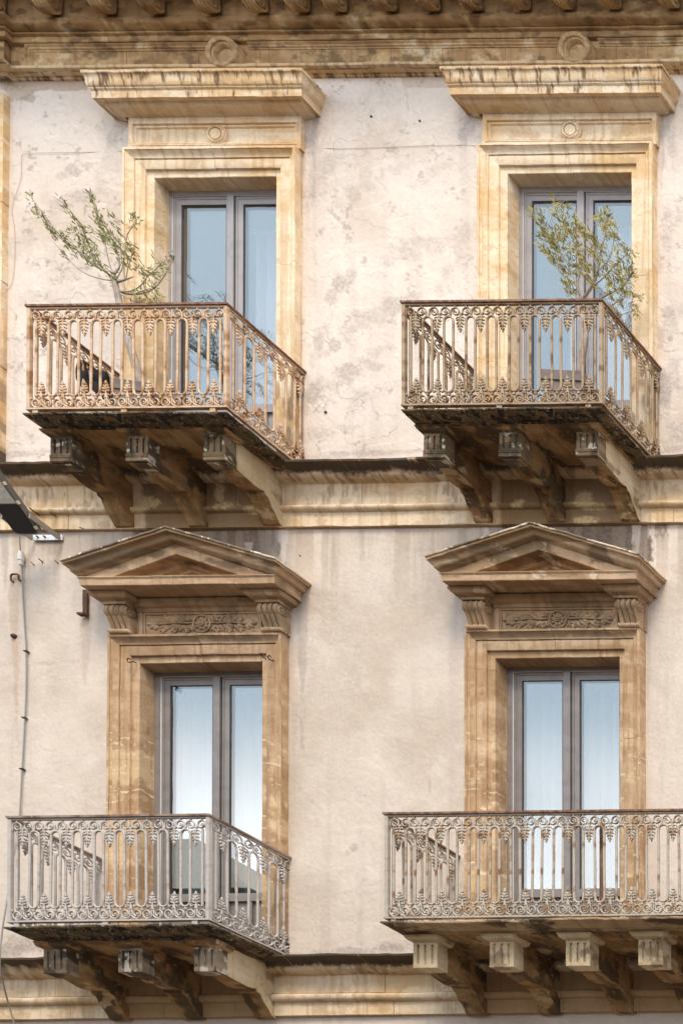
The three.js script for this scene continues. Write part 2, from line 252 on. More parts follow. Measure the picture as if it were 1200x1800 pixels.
function balconyAt(x, y) {                                        // slabs and corbels: brown partly painted for their shade, black crust, lichen, scaled-off patches
  const up = y > 11; let c = stoneBase(x, y, [[.38, .215, .09], [.28, .145, .055], [.50, .32, .16], [.17, .085, .03]]);
  const a = fbm(x * 5 + 31, y * 5 + 8, 4), b = fbm(x * 17 + 3, y * 9 + 60, 4), f = fbm(x * 60 + 7, y * 60, 2);
  const right = up ? ss(1.70, 1.80, x) * ss(2.5, 2.4, x) + ss(5.22, 5.32, x) : ss(1.62, 1.72, x) * ss(2.4, 2.3, x);
  const clean = 0;
  c = mixc(c, [.50, .36, .20], Math.max(clean * .75, right * .5));
  c = mixc(c, [.055, .032, .015], ss(.45 + .12 * right, .66 + .12 * right, a + .45 * (b - .5)) * .82);
  c = mixc(c, [.095, .085, .035], ss(.6, .72, fbm(x * 8 + 150, y * 8, 4)) * (up ? .4 : .6));
  c = mixc(c, [.54, .38, .21], ss(.65, .72, fbm(x * 3.5 + 90, y * 4.5 + 21, 4) + .1 * (f - .5)) * .8);
  c = mixc(c, [.6, .52, .42], ss(.70, .78, f) * ss(.54, .66, b) * .5);
  return c;
}
const balconyUp = sheet(-1, 6.4, 12.4, 14.1, 150, balconyAt), balconyLow = sheet(-1.2, 6.8, 7.5, 9.3, 150, balconyAt);
M.balconyUp = new THREE.MeshStandardMaterial({ map: balconyUp, roughness: .95, bumpMap: bumpB, bumpScale: .010 });
M.balconyLow = new THREE.MeshStandardMaterial({ map: balconyLow, roughness: .95, bumpMap: bumpB, bumpScale: .010 });
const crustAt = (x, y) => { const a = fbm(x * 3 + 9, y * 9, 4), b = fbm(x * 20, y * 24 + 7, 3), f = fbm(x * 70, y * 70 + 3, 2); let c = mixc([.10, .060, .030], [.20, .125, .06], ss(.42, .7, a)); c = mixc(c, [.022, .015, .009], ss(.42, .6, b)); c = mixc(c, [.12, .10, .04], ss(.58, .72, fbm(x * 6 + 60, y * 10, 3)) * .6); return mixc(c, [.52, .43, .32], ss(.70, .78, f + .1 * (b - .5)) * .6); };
const crustPaleAt = (x, y) => { let c = stoneBase(x, y, [[.46, .32, .19], [.38, .25, .13], [.54, .40, .26], [.27, .16, .075]]); return mixc(c, [.05, .032, .018], ss(.42, .58, fbm(x * 3.2 + 5, y * 8 + 2, 4) + .15 * (fbm(x * 24, y * 24, 2) - .5)) * .85); };
const tiled = (f, bump) => { const m = new THREE.MeshStandardMaterial({ map: texture(768, 768, (i, j) => f(i / 190, j / 190)), roughness: .95, bumpMap: bumpB, bumpScale: bump }); m.map.repeat.set(190 / 768, 190 / 768); return m; };
M.golden = tiled((x, y) => { const c = stoneBase(x, y, [[.52, .35, .185], [.44, .28, .135], [.60, .44, .26], [.30, .175, .08]]); return mixc(c, [.17, .10, .05], ss(.58, .72, fbm(x * 18 + 3, y * 18, 3)) * .5); }, .008);
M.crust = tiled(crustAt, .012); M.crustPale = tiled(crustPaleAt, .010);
const cappingAt = (x, y) => { const c = stoneBase(x, y, [[.56, .45, .33], [.46, .34, .22], [.68, .58, .46], [.30, .20, .12]]); return mixc(mixc(c, [.09, .06, .04], ss(.50, .60, fbm(x * 4 + 4, y * 4, 4) + .3 * (fbm(x * 40, y * 40, 2) - .5)) * .8), [.75, .68, .58], ss(.62, .70, fbm(x * 16 + 60, y * 16, 3)) * .8); };
M.capping = tiled(cappingAt, .008);
const crispAt = (x, y) => { let c = stoneBase(x, y, [[.62, .48, .31], [.56, .42, .25], [.68, .56, .40], [.44, .31, .17]]); return mixc(c, [.2, .13, .07], ss(.58, .74, fbm(x * 8 + 4, y * 8, 4)) * .75); };
M.corbelPale = new THREE.MeshStandardMaterial({ map: texture(512, 512, (i, j) => crispAt(i / 170, j / 170)), roughness: .93, bumpMap: bumpB, bumpScale: .006 });
M.corbelPale.map.repeat.set(1 / 3, 1 / 3);
const greyAt = (x, y) => { let c = stoneBase(x, y, [[.27, .195, .13], [.18, .125, .075], [.36, .28, .20], [.11, .075, .045]]); c = mixc(c, [.04, .028, .018], ss(.5, .62, fbm(x * 9 + 44, y * 9, 4)) * .85); return mixc(c, [.62, .54, .44], ss(.66, .7, fbm(x * 14, y * 14 + 8, 4)) * .8); };
const darkAt = (x, y) => { let c = stoneBase(x, y, [[.25, .165, .095], [.18, .115, .06], [.35, .25, .16], [.10, .06, .03]]); c = mixc(c, [.03, .02, .012], ss(.46, .6, fbm(x * 9 + 44, y * 9, 4)) * .7); c = mixc(c, [.17, .15, .07], ss(.6, .7, fbm(x * 24 + 9, y * 24, 3)) * .5); return mixc(c, [.62, .55, .46], ss(.68, .73, fbm(x * 12, y * 15 + 8, 4) + .12 * (fbm(x * 70, y * 70, 2) - .5)) * .85); };
M.corbelDark = new THREE.MeshStandardMaterial({ map: texture(512, 512, (i, j) => darkAt(i / 170, j / 170)), roughness: .95, bumpMap: bumpB, bumpScale: .009 });
M.corbelDark.map.repeat.set(1 / 3, 1 / 3);
M.corbelGrey = new THREE.MeshStandardMaterial({ map: texture(512, 512, (i, j) => greyAt(i / 170, j / 170)), roughness: .95, bumpMap: bumpB, bumpScale: .009 });
M.corbelGrey.map.repeat.set(1 / 3, 1 / 3);
// ironwork
function iron(paint, rust, deep, amount, seed) {
  const t = texture(256, 256, (i, j) => { const x = i / 256 * 9 + seed, y = j / 256 * 9; const a = fbm(x, y, 4), b = fbm(x * 5, y * 5 + 3, 3), k = .85 + .3 * b; let c = mixc(paint, rust, ss(amount, amount + .18, a + .25 * (b - .5))); c = mixc(c, deep, ss(amount + .16, amount + .3, a + .2 * (b - .5)) * .8); return [c[0] * k, c[1] * k, c[2] * k]; });
  t.wrapS = t.wrapT = THREE.MirroredRepeatWrapping;
  return [0, .37, .71].map(o => { const m = t.clone(); m.repeat.set(1.3, 1.3); m.offset.set(o, o * 1.7); m.needsUpdate = true; return new THREE.MeshStandardMaterial({ map: m, roughness: .72, bumpMap: bumpB, bumpScale: .002 }); });
}
const IRON = {
  orange: iron([.55, .39, .265], [.43, .25, .125], [.25, .11, .045], .5, 3), taupe: iron([.33, .235, .15], [.23, .13, .062], [.12, .055, .025], .47, 30),
  silver: iron([.43, .385, .355], [.33, .27, .225], [.20, .135, .09], .60, 60), beige: iron([.40, .345, .285], [.29, .19, .11], [.15, .075, .035], .54, 90),
  rail: iron([.15, .062, .032], [.26, .125, .06], [.06, .026, .018], .45, 120), railPale: iron([.27, .19, .14], [.16, .09, .055], [.08, .045, .03], .5, 150),
};
const rough = (c, r = .8, o = {}) => new THREE.MeshStandardMaterial({ color: new THREE.Color().setRGB(...c), roughness: r, ...o });
function speckle(c, d, s, r, bump = .002) { return new THREE.MeshStandardMaterial({ map: texture(256, 256, (i, j) => mixc(c, d, ss(.4, .7, fbm(i / 256 * s, j / 256 * s + 5, 4)))), roughness: r, bumpMap: bumpB, bumpScale: bump }); }
M.frameUp = speckle([.315, .29, .295], [.275, .25, .255], 12, .5, .0006); M.frameLow = speckle([.205, .178, .168], [.175, .15, .142], 12, .5, .0006);
M.seal = rough([.02, .018, .016], .6); M.bead = rough([.72, .70, .66], .45);
M.glass = new THREE.MeshPhysicalMaterial({ color: new THREE.Color().setRGB(.92, .95, .93), transmission: 1, thickness: 0, roughness: 0, ior: 2.333 });
M.room = rough([.30, .27, .25], .95); M.roomFloor = rough([.16, .10, .06], .6);
M.sheerBlue = new THREE.MeshPhysicalMaterial({ color: new THREE.Color().setRGB(.60, .55, .68), transmission: .3, thickness: 0, roughness: 1, side: THREE.DoubleSide });
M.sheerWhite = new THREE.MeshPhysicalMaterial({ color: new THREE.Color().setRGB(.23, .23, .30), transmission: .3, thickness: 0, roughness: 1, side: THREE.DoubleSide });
M.rust = speckle([.075, .032, .02], [.15, .065, .032], 16, .9);
M.cable = rough([.25, .225, .205], .6); M.wire = rough([.42, .33, .24], .8);

// ---------------------------------------------------------------- ground and the street front opposite (only its high roof shows in the panes)
{
  const road = mesh('road', new THREE.PlaneGeometry(400, 400).rotateX(-Math.PI / 2).translate(0, 0, 0), speckle([.055, .05, .045], [.085, .078, .07], 30, .95)); tag(road, 0, 0, 0, 'structure');
  const walk = mesh('pavement', new THREE.BoxGeometry(60, .14, 2.4).translate(0, .07, 1.2), speckle([.22, .195, .165], [.18, .155, .13], 24, .95)); tag(walk, 0, 0, 0, 'structure');
}

// ---------------------------------------------------------------- the building
const building = tag(grp('building'), 'old plastered palazzo front with ochre stone window surrounds, cornices and four balconies', 'building');
const UP = [{ x0: -.052, x1: 1.155, y0: 13.15, y1: 16.166, cx: .594, fl: -.074 }, { x0: 3.447, x1: 4.676, y0: 13.15, y1: 16.17, cx: 4.096, fl: 3.432 }];
const LOW = [{ x0: -.172, x1: 1.036, y0: 8.285, y1: 11.277, cx: .478, fl: -.163 }, { x0: 3.329, x1: 4.553, y0: 8.285, y1: 11.283, cx: 3.958, fl: 3.335 }];
const ALL = [...UP, ...LOW];
{ // plaster wall with its four openings
  const sh = new THREE.Shape([[-2.2, 7.15], [6.2, 7.15], [6.2, 18.05], [-2.2, 18.05]].map(p => new THREE.Vector2(...p)));
  for (const w of ALL) { const a = w.x0 - .06, b = 2 * w.cx - w.fl + .02; sh.holes.push(new THREE.Path([[a, w.y0 - .05], [a, w.y1 + .05], [b, w.y1 + .05], [b, w.y0 - .05]].map(p => new THREE.Vector2(...p)))); }
  const g = new THREE.ShapeGeometry(sh); mesh('wall', facadeUV(g.translate(0, 0, 0)), M.plaster, building);
  const rest = new THREE.MeshStandardMaterial({ color: new THREE.Color().setRGB(.58, .48, .40), roughness: .95, bumpMap: bumpA, bumpScale: .006 });
  mesh('wall', [plain(-2.2, 6.2, 0, 7.15, -.3, -.001), plain(-9, -2.2, 0, 18.05, -.3, 0), plain(6.2, 12, 0, 18.05, -.3, 0)], rest, building);
  // dark holes left by old fixings
  for (const [u, v, r] of [[655, 205, .011], [740, 213, .010], [575, 725, .014], [1151, 358, .012], [1103, 1198, .006], [530, 977, .006]]) { const p = at(u, v, 0); mesh('wall_hole', facadeUV(new THREE.CylinderGeometry(r, r, .012, 8).rotateX(Math.PI / 2).translate(p.x, p.y, .0005)), M.seal, building); }
}
{ // pilaster at the left edge
  const p = grp('pilaster', building); let y = 13.15; const rnd = rng(5);
  while (y < 17.15) { const h = Math.min(.75 + rnd() * .5, 17.17 - y); mesh('pilaster_stone', box(-2.6, -1.505 + .012 * (y - 15) / 2 + (rnd() - .5) * .006, y + .002, y + h - .002, -.02, .057), M.stone, p); y += h; if (17.17 - y < .2) y = 18; }
}
// a moulding that returns to the wall at both ends: profile = [projection, height]
function returned(name, xa, xb, z0, prof, cuts, mat, parent, { left = true, right = true, gap = .003, amp = .004, back = 0 } = {}) {
  const L = prof.map(([p, y]) => V(left ? xa - p : xa, y, z0 + p)), R = prof.map(([p, y]) => V(right ? xb + p : xb, y, z0 + p));
  if (left) mesh(name, finish(run(prof.map(([p, y]) => V(xa - p, y, back)), L, .08), amp), mat, parent);
  const xs = [null, ...cuts, null];
  for (let i = 0; i + 1 < xs.length; i++) mesh(name, finish(run(xs[i] === null ? L : prof.map(([p, y]) => V(xs[i] + gap / 2, y, z0 + p)), xs[i + 1] === null ? R : prof.map(([p, y]) => V(xs[i + 1] - gap / 2, y, z0 + p)), .07), amp), mat, parent);
  if (right) mesh(name, finish(run(R, prof.map(([p, y]) => V(xb + p, y, back)), .08), amp), mat, parent);
}
function cutsOf(a, b, step, seed) { const r = rng(seed), out = []; let x = a + step * (.5 + r()); while (x < b - step * .4) { out.push(x); x += step * (.75 + .5 * r()); } return out; }
const quarter = (p0, y0, p1, y1, n = 5, concave = true) => Array.from({ length: n + 1 }, (_, i) => { const t = i / n * Math.PI / 2; return concave ? [p0 + (p1 - p0) * (1 - Math.cos(t)), y0 + (y1 - y0) * Math.sin(t)] : [p0 + (p1 - p0) * Math.sin(t), y0 + (y1 - y0) * (1 - Math.cos(t))]; });
const cyma = (p0, y0, p1, y1, n = 4) => [...quarter(p0, y0, (p0 + p1) / 2, (y0 + y1) / 2, n, false).map(q => q), ...quarter((p0 + p1) / 2, (y0 + y1) / 2, p1, y1, n, true).slice(1)];

{ // main entablature at the top
  const e = grp('entablature', building);
  const sections = [[-3.4, -1.47, .06, false, true], [-1.47, 9, 0, false, false]];
  for (const [xa, xb, dz, l, r] of sections) {
    const o = { left: l, right: r, amp: .005 }, step = xb > 0 ? .62 : 3;
    returned('string_moulding', xa, xb, dz, [[0, 17.172], [.018, 17.175], [.02, 17.19], [.05, 17.192], [.075, 17.195], [.097, 17.2], [.1, 17.206], [.1, 17.222], [.092, 17.232], [.02, 17.238]], xb > 0 ? cutsOf(xa, 6.2, .8, 21) : [], M.stone, e, o);
    returned('fascia_stone', xa, xb, dz, [[.02, 17.505], [.055, 17.506], [.06, 17.512], [.06, 17.558], [.084, 17.562], [.09, 17.57], [.084, 17.58], [.072, 17.583]], xb > 0 ? cutsOf(xa, 6.2, .9, 22) : [], M.stone, e, o);
    returned('torus_moulding', xa, xb, dz, [[.07, 17.582], ...quarter(.085, 17.585, .155, 17.615, 6, false), [.165, 17.625], [.16, 17.64], [.145, 17.642]], xb > 0 ? cutsOf(xa, 6.2, .75, 23) : [], M.stone, e, o);
  }
  // frieze of plain stones between moulded borders, broken by two roundels
  const xs = [-1.47, ...[[135, .02], [225, .02], [352, .02], [432, .02], [459, .02], [541, .02], [620, .02], [690, .02], [780, .02], [890, .02], [980, .02], [1085, .02], [1140, .02]].map(([u, z]) => at(u, 98, z).x), 5.3, 5.9, 6.5, 7.2, 8, 9];
  for (let i = 0; i + 1 < xs.length; i++) mesh('frieze_stone', box(xs[i] + .002, xs[i + 1] - .002, 17.2, 17.52, -.1, .018 + .004 * n2(i * 3.3, 1)), M.stone, e);
  mesh('frieze_stone', box(-3.4, -1.475, 17.2, 17.52, -.1, .075), M.stone, e);
  const bord = [[0, 0], [.006, .03], [.018, .034], [.03, .02], [.044, .018], [.05, .008], [.062, .006], [.062, 0]];   // [down from the top edge, proud]
  for (const [a, b, endL] of [[-1.31, .50, 1], [.90, 3.98, 0], [4.37, 9, 0]]) {
    mesh('panel_border', finish(run(bord.map(([d, p]) => V(a + (endL ? d : 0), 17.505 - d, .02 + p)), bord.map(([d, p]) => V(b, 17.505 - d, .02 + p)), .08), .003), M.stone, e);
    if (endL) mesh('panel_border', finish(run(bord.map(([d, p]) => V(a + d, 17.505 - d, .02 + p)), bord.map(([d, p]) => V(a + d, 17.235, .02 + p)), .08), .003), M.stone, e);
  }
  for (const [x, y] of [[.693, 17.352], [4.173, 17.36]]) {
    const prof = [[.0, .03], [.083, .028], [.086, .045], [.098, .062], [.112, .066], [.116, .082], [.15, .088], [.158, .08], [.160, .05], [.163, .045], [.168, .02], [.168, 0]].map(p => new THREE.Vector2(...p));
    mesh('roundel', finish(new THREE.LatheGeometry(prof, 48).rotateX(Math.PI / 2).translate(x, y, .018), .003, .5), M.golden, e);
  }
  // upper band, scrolled brackets and the eaves above them
  mesh('bracket_band', [box(-1.5, 9, 17.63, 17.9, -.1, .142, .2, .005), box(-3.4, -1.5, 17.63, 17.9, -.1, .2, .3, .005)], M.stone, e);
  for (const x of [-1.42, -.87, -.335, .14, .685, 1.155, 1.565, 1.93, 2.425, 2.845, 3.26, 3.735, 4.175, 4.625, 5.2, 5.7, 6.2]) mesh('bracket', modillion(x), M.stone, e);
  mesh('eaves', [box(-3.4, 9, 17.9, 18.02, -.1, .78, .3, .004), box(-3.4, 9, 18.02, 18.2, -.1, .86, .3, .004), box(-3.4, 9, 18.2, 18.3, -.1, .98, .3, .004)], M.stone, e);
}
function modillion(x) {                                           // two scrolls joined by an S, ribbed underneath
  const w = .135, out = [], prof = [];
  for (let i = 0; i <= 12; i++) { const t = -Math.PI * .95 + i / 12 * Math.PI * 1.15; prof.push([.245 + .088 * Math.cos(t - .25), 17.70 + .088 * Math.sin(t - .25)]); }
  prof.push([.36, 17.735], [.46, 17.79], [.56, 17.815], [.62, 17.83], [.645, 17.86], [.64, 17.9], [.15, 17.9]);
  for (let k = 0; k < 4; k++) { const a = x + w * (k / 4 - .5) + .002, b = x + w * ((k + 1) / 4 - .5) - .002, mid = (a + b) / 2; const ring = (xx, s) => prof.map(([z, y]) => V(xx, y + (17.75 - y) * s, z + (.3 - z) * s * .5)); out.push(finish(loft([ring(a, .05), ring(a + .006, .015), ring(mid, 0), ring(b - .006, .015), ring(b, .05)], { closed: true }), .003)); }
  for (const s of [-1, 1]) { const pts = []; for (let i = 0; i <= 26; i++) { const t = i / 26 * Math.PI * 4.2, r = .082 * (1 - i / 30); pts.push(V(x + s * w / 2, 17.70 + r * Math.sin(-t - 1.2), .245 + r * Math.cos(-t - 1.2))); } out.push(facadeUV(curve(pts, 52, .0085, 5))); }
  return merge(out);
}
// ledges and string courses between the storeys
function course(name, y, dy, stones, seed) {
  const s = grp(name, building), c = cutsOf(-3, 6.2, .72, seed), R = { left: false, right: false, amp: .005 };
  const k = dy;                                                   // profile heights measured down from the top of the ledge
  returned('ledge', -3, 9, 0, [[.02, y - k[1] - .01], [.045, y - k[1] - .004], ...cyma(.055, y - k[1] + .002, .19, y - .03, 4), [.205, y - .028], [.215, y - .022], [.218, y - .004], [.0, y + .012]], c, M.stone, s, { ...R, amp: .011 });
  for (let i = 0; i < stones.length - 1; i++) { mesh('course_stone', box(stones[i] + .002, stones[i + 1] - .002, y - k[2], y - k[1], -.1, .038 + .006 * n2(i * 5.1 + seed, 2)), M.stone, s); }
  returned('bead', -3, 9, 0, [[.03, y - k[3] - .005], [.045, y - k[3]], ...quarter(.05, y - k[3], .072, y - (k[2] + k[3]) / 2, 4, false), ...quarter(.072, y - (k[2] + k[3]) / 2, .052, y - k[2] - .012, 4, true), [.045, y - k[2] - .008], [.03, y - k[2] + .002]], cutsOf(-3, 6.2, .9, seed + 1), M.stone, s, R);
  const low = [-3, ...cutsOf(-3, 6.2, .8, seed + 2), 9];
  for (let i = 0; i < low.length - 1; i++) mesh('course_stone', box(low[i] + .002, low[i + 1] - .002, y - k[4], y - k[3] - .002, -.1, .03 + .005 * n2(i * 4.1, seed)), M.stone, s);
}
course('string_course', 13.146, [0, .1, .325, .385, .53], [-3, ...cutsOf(-3, 6.2, .62, 31), 9], 34);
course('string_course', 8.262, [0, .125, .31, .39, .525], [-3, ...cutsOf(-3, 6.2, .6, 41), 9], 44);

// stone window surrounds
const ARCH = [[-.002, -.125], [0, .010], [.004, .014], [.060, .014], [.066, .017], [.067, .036], [.071, .038], [.158, .038], [.160, .033], [.165, .033], [.167, .046], [.180, .047], [.196, .053], [.208, .064], [.216, .074], [.219, .070], [.224, .070], [.226, .080], [.246, .080], [.25, .076], [.25, -.02]];
function surround(w, joints, seed, parent) {
  const s = grp('window_surround', parent), r = rng(seed), prof = ARCH, top = w.y1;
  for (const side of [-1, 1]) {
    const X = o => side < 0 ? w.x0 - o : w.x1 + o; const ys = [w.y0 - .03, ...joints, null];
    for (let i = 0; i + 1 < ys.length; i++) {
      const dz = (r() - .5) * .003, A = prof.map(([o, z]) => V(X(o), ys[i] + .0008, z + dz)), B = prof.map(([o, z]) => V(X(o), ys[i + 1] === null ? top + o : ys[i + 1] - .0008, z + dz));
      mesh('jamb_stone', finish(run(A, B, .09), .0035), M.stone, s);
    }
  }
  const mid = w.cx - .02, xs = [w.x0, mid, w.x1];
  for (let i = 0; i < 2; i++) {
    const A = prof.map(([o, z]) => V(i === 0 ? w.x0 - o : mid + .0025, top + o + (i ? 0 : -.002), z)), B = prof.map(([o, z]) => V(i === 0 ? mid - .0025 : w.x1 + o, top + o + (i ? 0 : -.002), z));
    mesh('lintel_stone', finish(run(A, B, .09), .0035), M.stone, s);
  }
  return s;
}
const roundelGeo = (x, y, z, k) => finish(new THREE.LatheGeometry([[0, .02], [.054, .02], [.058, .004], [.066, .004], [.070, .022], [.078, .026], [.086, .018], [.088, .008], [.094, .008], [.098, .016], [.104, .012], [.106, -.02]].map(p => new THREE.Vector2(p[0] * k, p[1])), 40).rotateX(Math.PI / 2).translate(x, y, z), .002, .5);
UP.forEach((w, i) => {
  const s = surround(w, i ? [14.25, 15.1, 15.93] : [14.35, 15.25], 60 + i, building);
  const xa = w.x0 - .222, xb = w.x1 + .272, y0 = w.y1 + .252, y1 = 16.745, z = .045;
  // frieze: slab, moulded border, sunk field, roundel
  mesh('frieze_slab', [box(xa, xb, y0, y1, -.05, .024), box(xa, xa + .028, y0, y1, .02, z), box(xb - .028, xb, y0, y1, .02, z), box(xa + .028, xb - .028, y1 - .055, y1, .02, z), box(xa + .028, xb - .028, y0, y0 + .035, .02, z)], M.stone, s);
  const bp = [[0, z], [.006, z + .006], [.012, z + .004], [.016, z - .012], [.028, z - .01], [.034, z - .006], [.040, z - .008], [.045, .026], [.05, .022]], q = [xa + .028, xb - .028, y0 + .035, y1 - .055], pt = { tl: ([d, p]) => V(q[0] + d, q[3] - d, p), tr: ([d, p]) => V(q[1] - d, q[3] - d, p), bl: ([d, p]) => V(q[0] + d, q[2] + d, p), br: ([d, p]) => V(q[1] - d, q[2] + d, p) };
  for (const [a, b] of [['tl', 'tr'], ['tr', 'br'], ['br', 'bl'], ['bl', 'tl']]) mesh('panel_border', finish(run(bp.map(pt[a]), bp.map(pt[b]), .09, { caps: false }), .002), M.stone, s);
  mesh('roundel', roundelGeo((xa + xb) / 2 + .01, (q[2] + q[3]) / 2, .03, .98), M.stone, s);
  // projecting cornice
  const pr = [[0, y1], [.008, y1 + .001], [.010, y1 + .006], ...quarter(.014, y1 + .007, .10, y1 + .030, 6, false), [.105, y1 + .034], [.112, y1 + .046], [.146, y1 + .048], [.149, y1 + .036], [.156, y1 + .036], [.158, y1 + .105], [.163, y1 + .109], [.172, y1 + .118], [.172, y1 + .128], ...cyma(.174, y1 + .130, .204, y1 + .232, 5), [.209, y1 + .236], [.211, y1 + .262], [.205, y1 + .266], [-.05, y1 + .285]];
  returned('cornice', xa - .034, xb, z, pr, i ? [xa + .62, xa + 1.3] : [xa + .55, xa + 1.12], M.stone, s, { amp: .005 });
});

// carved ornament of the lower friezes
const leafGeo = (L, W, T) => { const g = new THREE.SphereGeometry(1, 10, 6); const p = g.attributes.position; for (let i = 0; i < p.count; i++) { const x = p.getX(i); p.setXYZ(i, (x + 1) / 2 * L, p.getY(i) * W * (1 - .35 * x), p.getZ(i) * T * (1 + .3 * x)); } g.computeVertexNormals(); return g; };
function relief(cx, cy, z) {
  const out = [], put = (g, x, y, r, s = 1) => out.push(facadeUV(g.clone().scale(s, s, s).rotateZ(r).translate(x, y, z)));
  for (const s of [-1, 1]) {
    const X = d => cx + s * d, stem = [V(X(.095), cy + .01, z + .006), V(X(.17), cy + .004, z + .012), V(X(.29), cy + .006, z + .012), V(X(.42), cy - .004, z + .012), V(X(.52), cy + .002, z + .008)];
    out.push(facadeUV(curve(stem, 16, .008, 5)));
    const leaf = leafGeo(.10, .022, .022), small = leafGeo(.062, .018, .020);
    for (const [d, h, a, k] of [[.17, .012, .95, .9], [.20, .01, .55, 1], [.23, .008, .30, .95], [.17, -.006, -.95, .9], [.20, -.006, -.60, 1.05], [.23, -.004, -.32, 1], [.30, .008, .85, .8], [.33, .008, .5, .9], [.31, -.008, -.8, .8], [.34, -.008, -.45, .9], [.42, .004, .75, .75], [.43, 0, .4, .95], [.44, 0, .02, 1.1], [.43, -.004, -.4, .95], [.42, -.006, -.8, .75], [.12, .03, 2.3, .6], [.12, -.03, -2.3, .6]]) put(leaf, X(d), cy + h, s > 0 ? a : Math.PI - a, k);
    for (const [d, h, r] of [[.125, .052, .024], [.14, -.055, .026], [.245, .056, .022], [.265, -.056, .023], [.355, .05, .02], [.375, -.05, .021]]) {
      const pts = []; for (let i = 0; i <= 14; i++) { const t = i / 14 * Math.PI * 2.6, q = r * (1 - i / 19); pts.push(V(X(d + q * Math.cos(t + 2)), cy + h + Math.sign(h) * q * Math.sin(t + 2), z + .008)); }
      out.push(facadeUV(curve(pts, 22, .0062, 5))); put(new THREE.SphereGeometry(.010, 8, 6), X(d), cy + h, 0);
      for (const a of [.4, 1.3, -.5]) put(small, X(d), cy + h, (s > 0 ? a : Math.PI - a) * Math.sign(h), .8);
    }
  }
  return merge(out);
}
function rosette(cx, cy, z) {
  const out = [facadeUV(new THREE.TorusGeometry(.083, .010, 7, 32).translate(cx, cy, z + .008)), facadeUV(new THREE.TorusGeometry(.021, .006, 6, 16).translate(cx, cy, z + .016)), facadeUV(new THREE.SphereGeometry(.012, 8, 6).translate(cx, cy, z + .014))], lf = leafGeo(.05, .015, .012);
  for (let k = 0; k < 9; k++) out.push(facadeUV(lf.clone().translate(.024, 0, 0).rotateZ(k / 9 * 2 * Math.PI + .2).translate(cx, cy, z + .004)));
  return merge(out);
}
function console_(xa, xb, side) {                                 // scrolled bracket under the pediment
  const out = [], prof = [];
  for (let i = 0; i <= 9; i++) { const t = Math.PI * .62 - i / 9 * Math.PI * .95; prof.push([.085 + .062 * Math.cos(t), 11.738 + .06 * Math.sin(t)]); }
  prof.push([.118, 11.68], [.095, 11.635], [.078, 11.595], [.07, 11.565], [.02, 11.565], [.02, 11.79]);
  const n = 4, w = (xb - xa) / n;
  for (let k = 0; k < n; k++) { const a = xa + k * w + .0015, b = a + w - .003, f = (x, s) => prof.map(([z, y], i) => V(x, y - (i < 10 ? s * .4 : 0), z - (i < prof.length - 2 ? s : 0))); out.push(finish(loft([f(a, .024), f(a + .006, .008), f((a + b) / 2, 0), f(b - .006, .008), f(b, .024)], { closed: true }), .0015)); }
  for (const x of [xa, xb]) { const pts = []; for (let i = 0; i <= 24; i++) { const t = i / 24 * Math.PI * 4, r = .058 * (1 - i / 27); pts.push(V(x, 11.738 + r * Math.sin(t + 1), .085 + r * Math.cos(t + 1))); } out.push(facadeUV(curve(pts, 44, .0095, 5)), facadeUV(new THREE.SphereGeometry(.018, 8, 6).scale(.7, 1, 1).translate(x, 11.738, .085)), facadeUV(leafGeo(.08, .016, .012).rotateY(Math.PI / 2).rotateX(1.1).translate(x, 11.685, .09))); }
  for (let k = 0; k < 8; k++) out.push(facadeUV(new THREE.SphereGeometry(.030, 8, 6).scale(.62, 1, 1).rotateZ(.5).translate(xa + (k + .5) * (xb - xa) / 8, 11.548, .075)));
  out.push(facadeUV(new THREE.CylinderGeometry(.02, .02, xb - xa + .012, 10).rotateZ(Math.PI / 2).translate((xa + xb) / 2, 11.545, .055)));
  return merge(out);
}
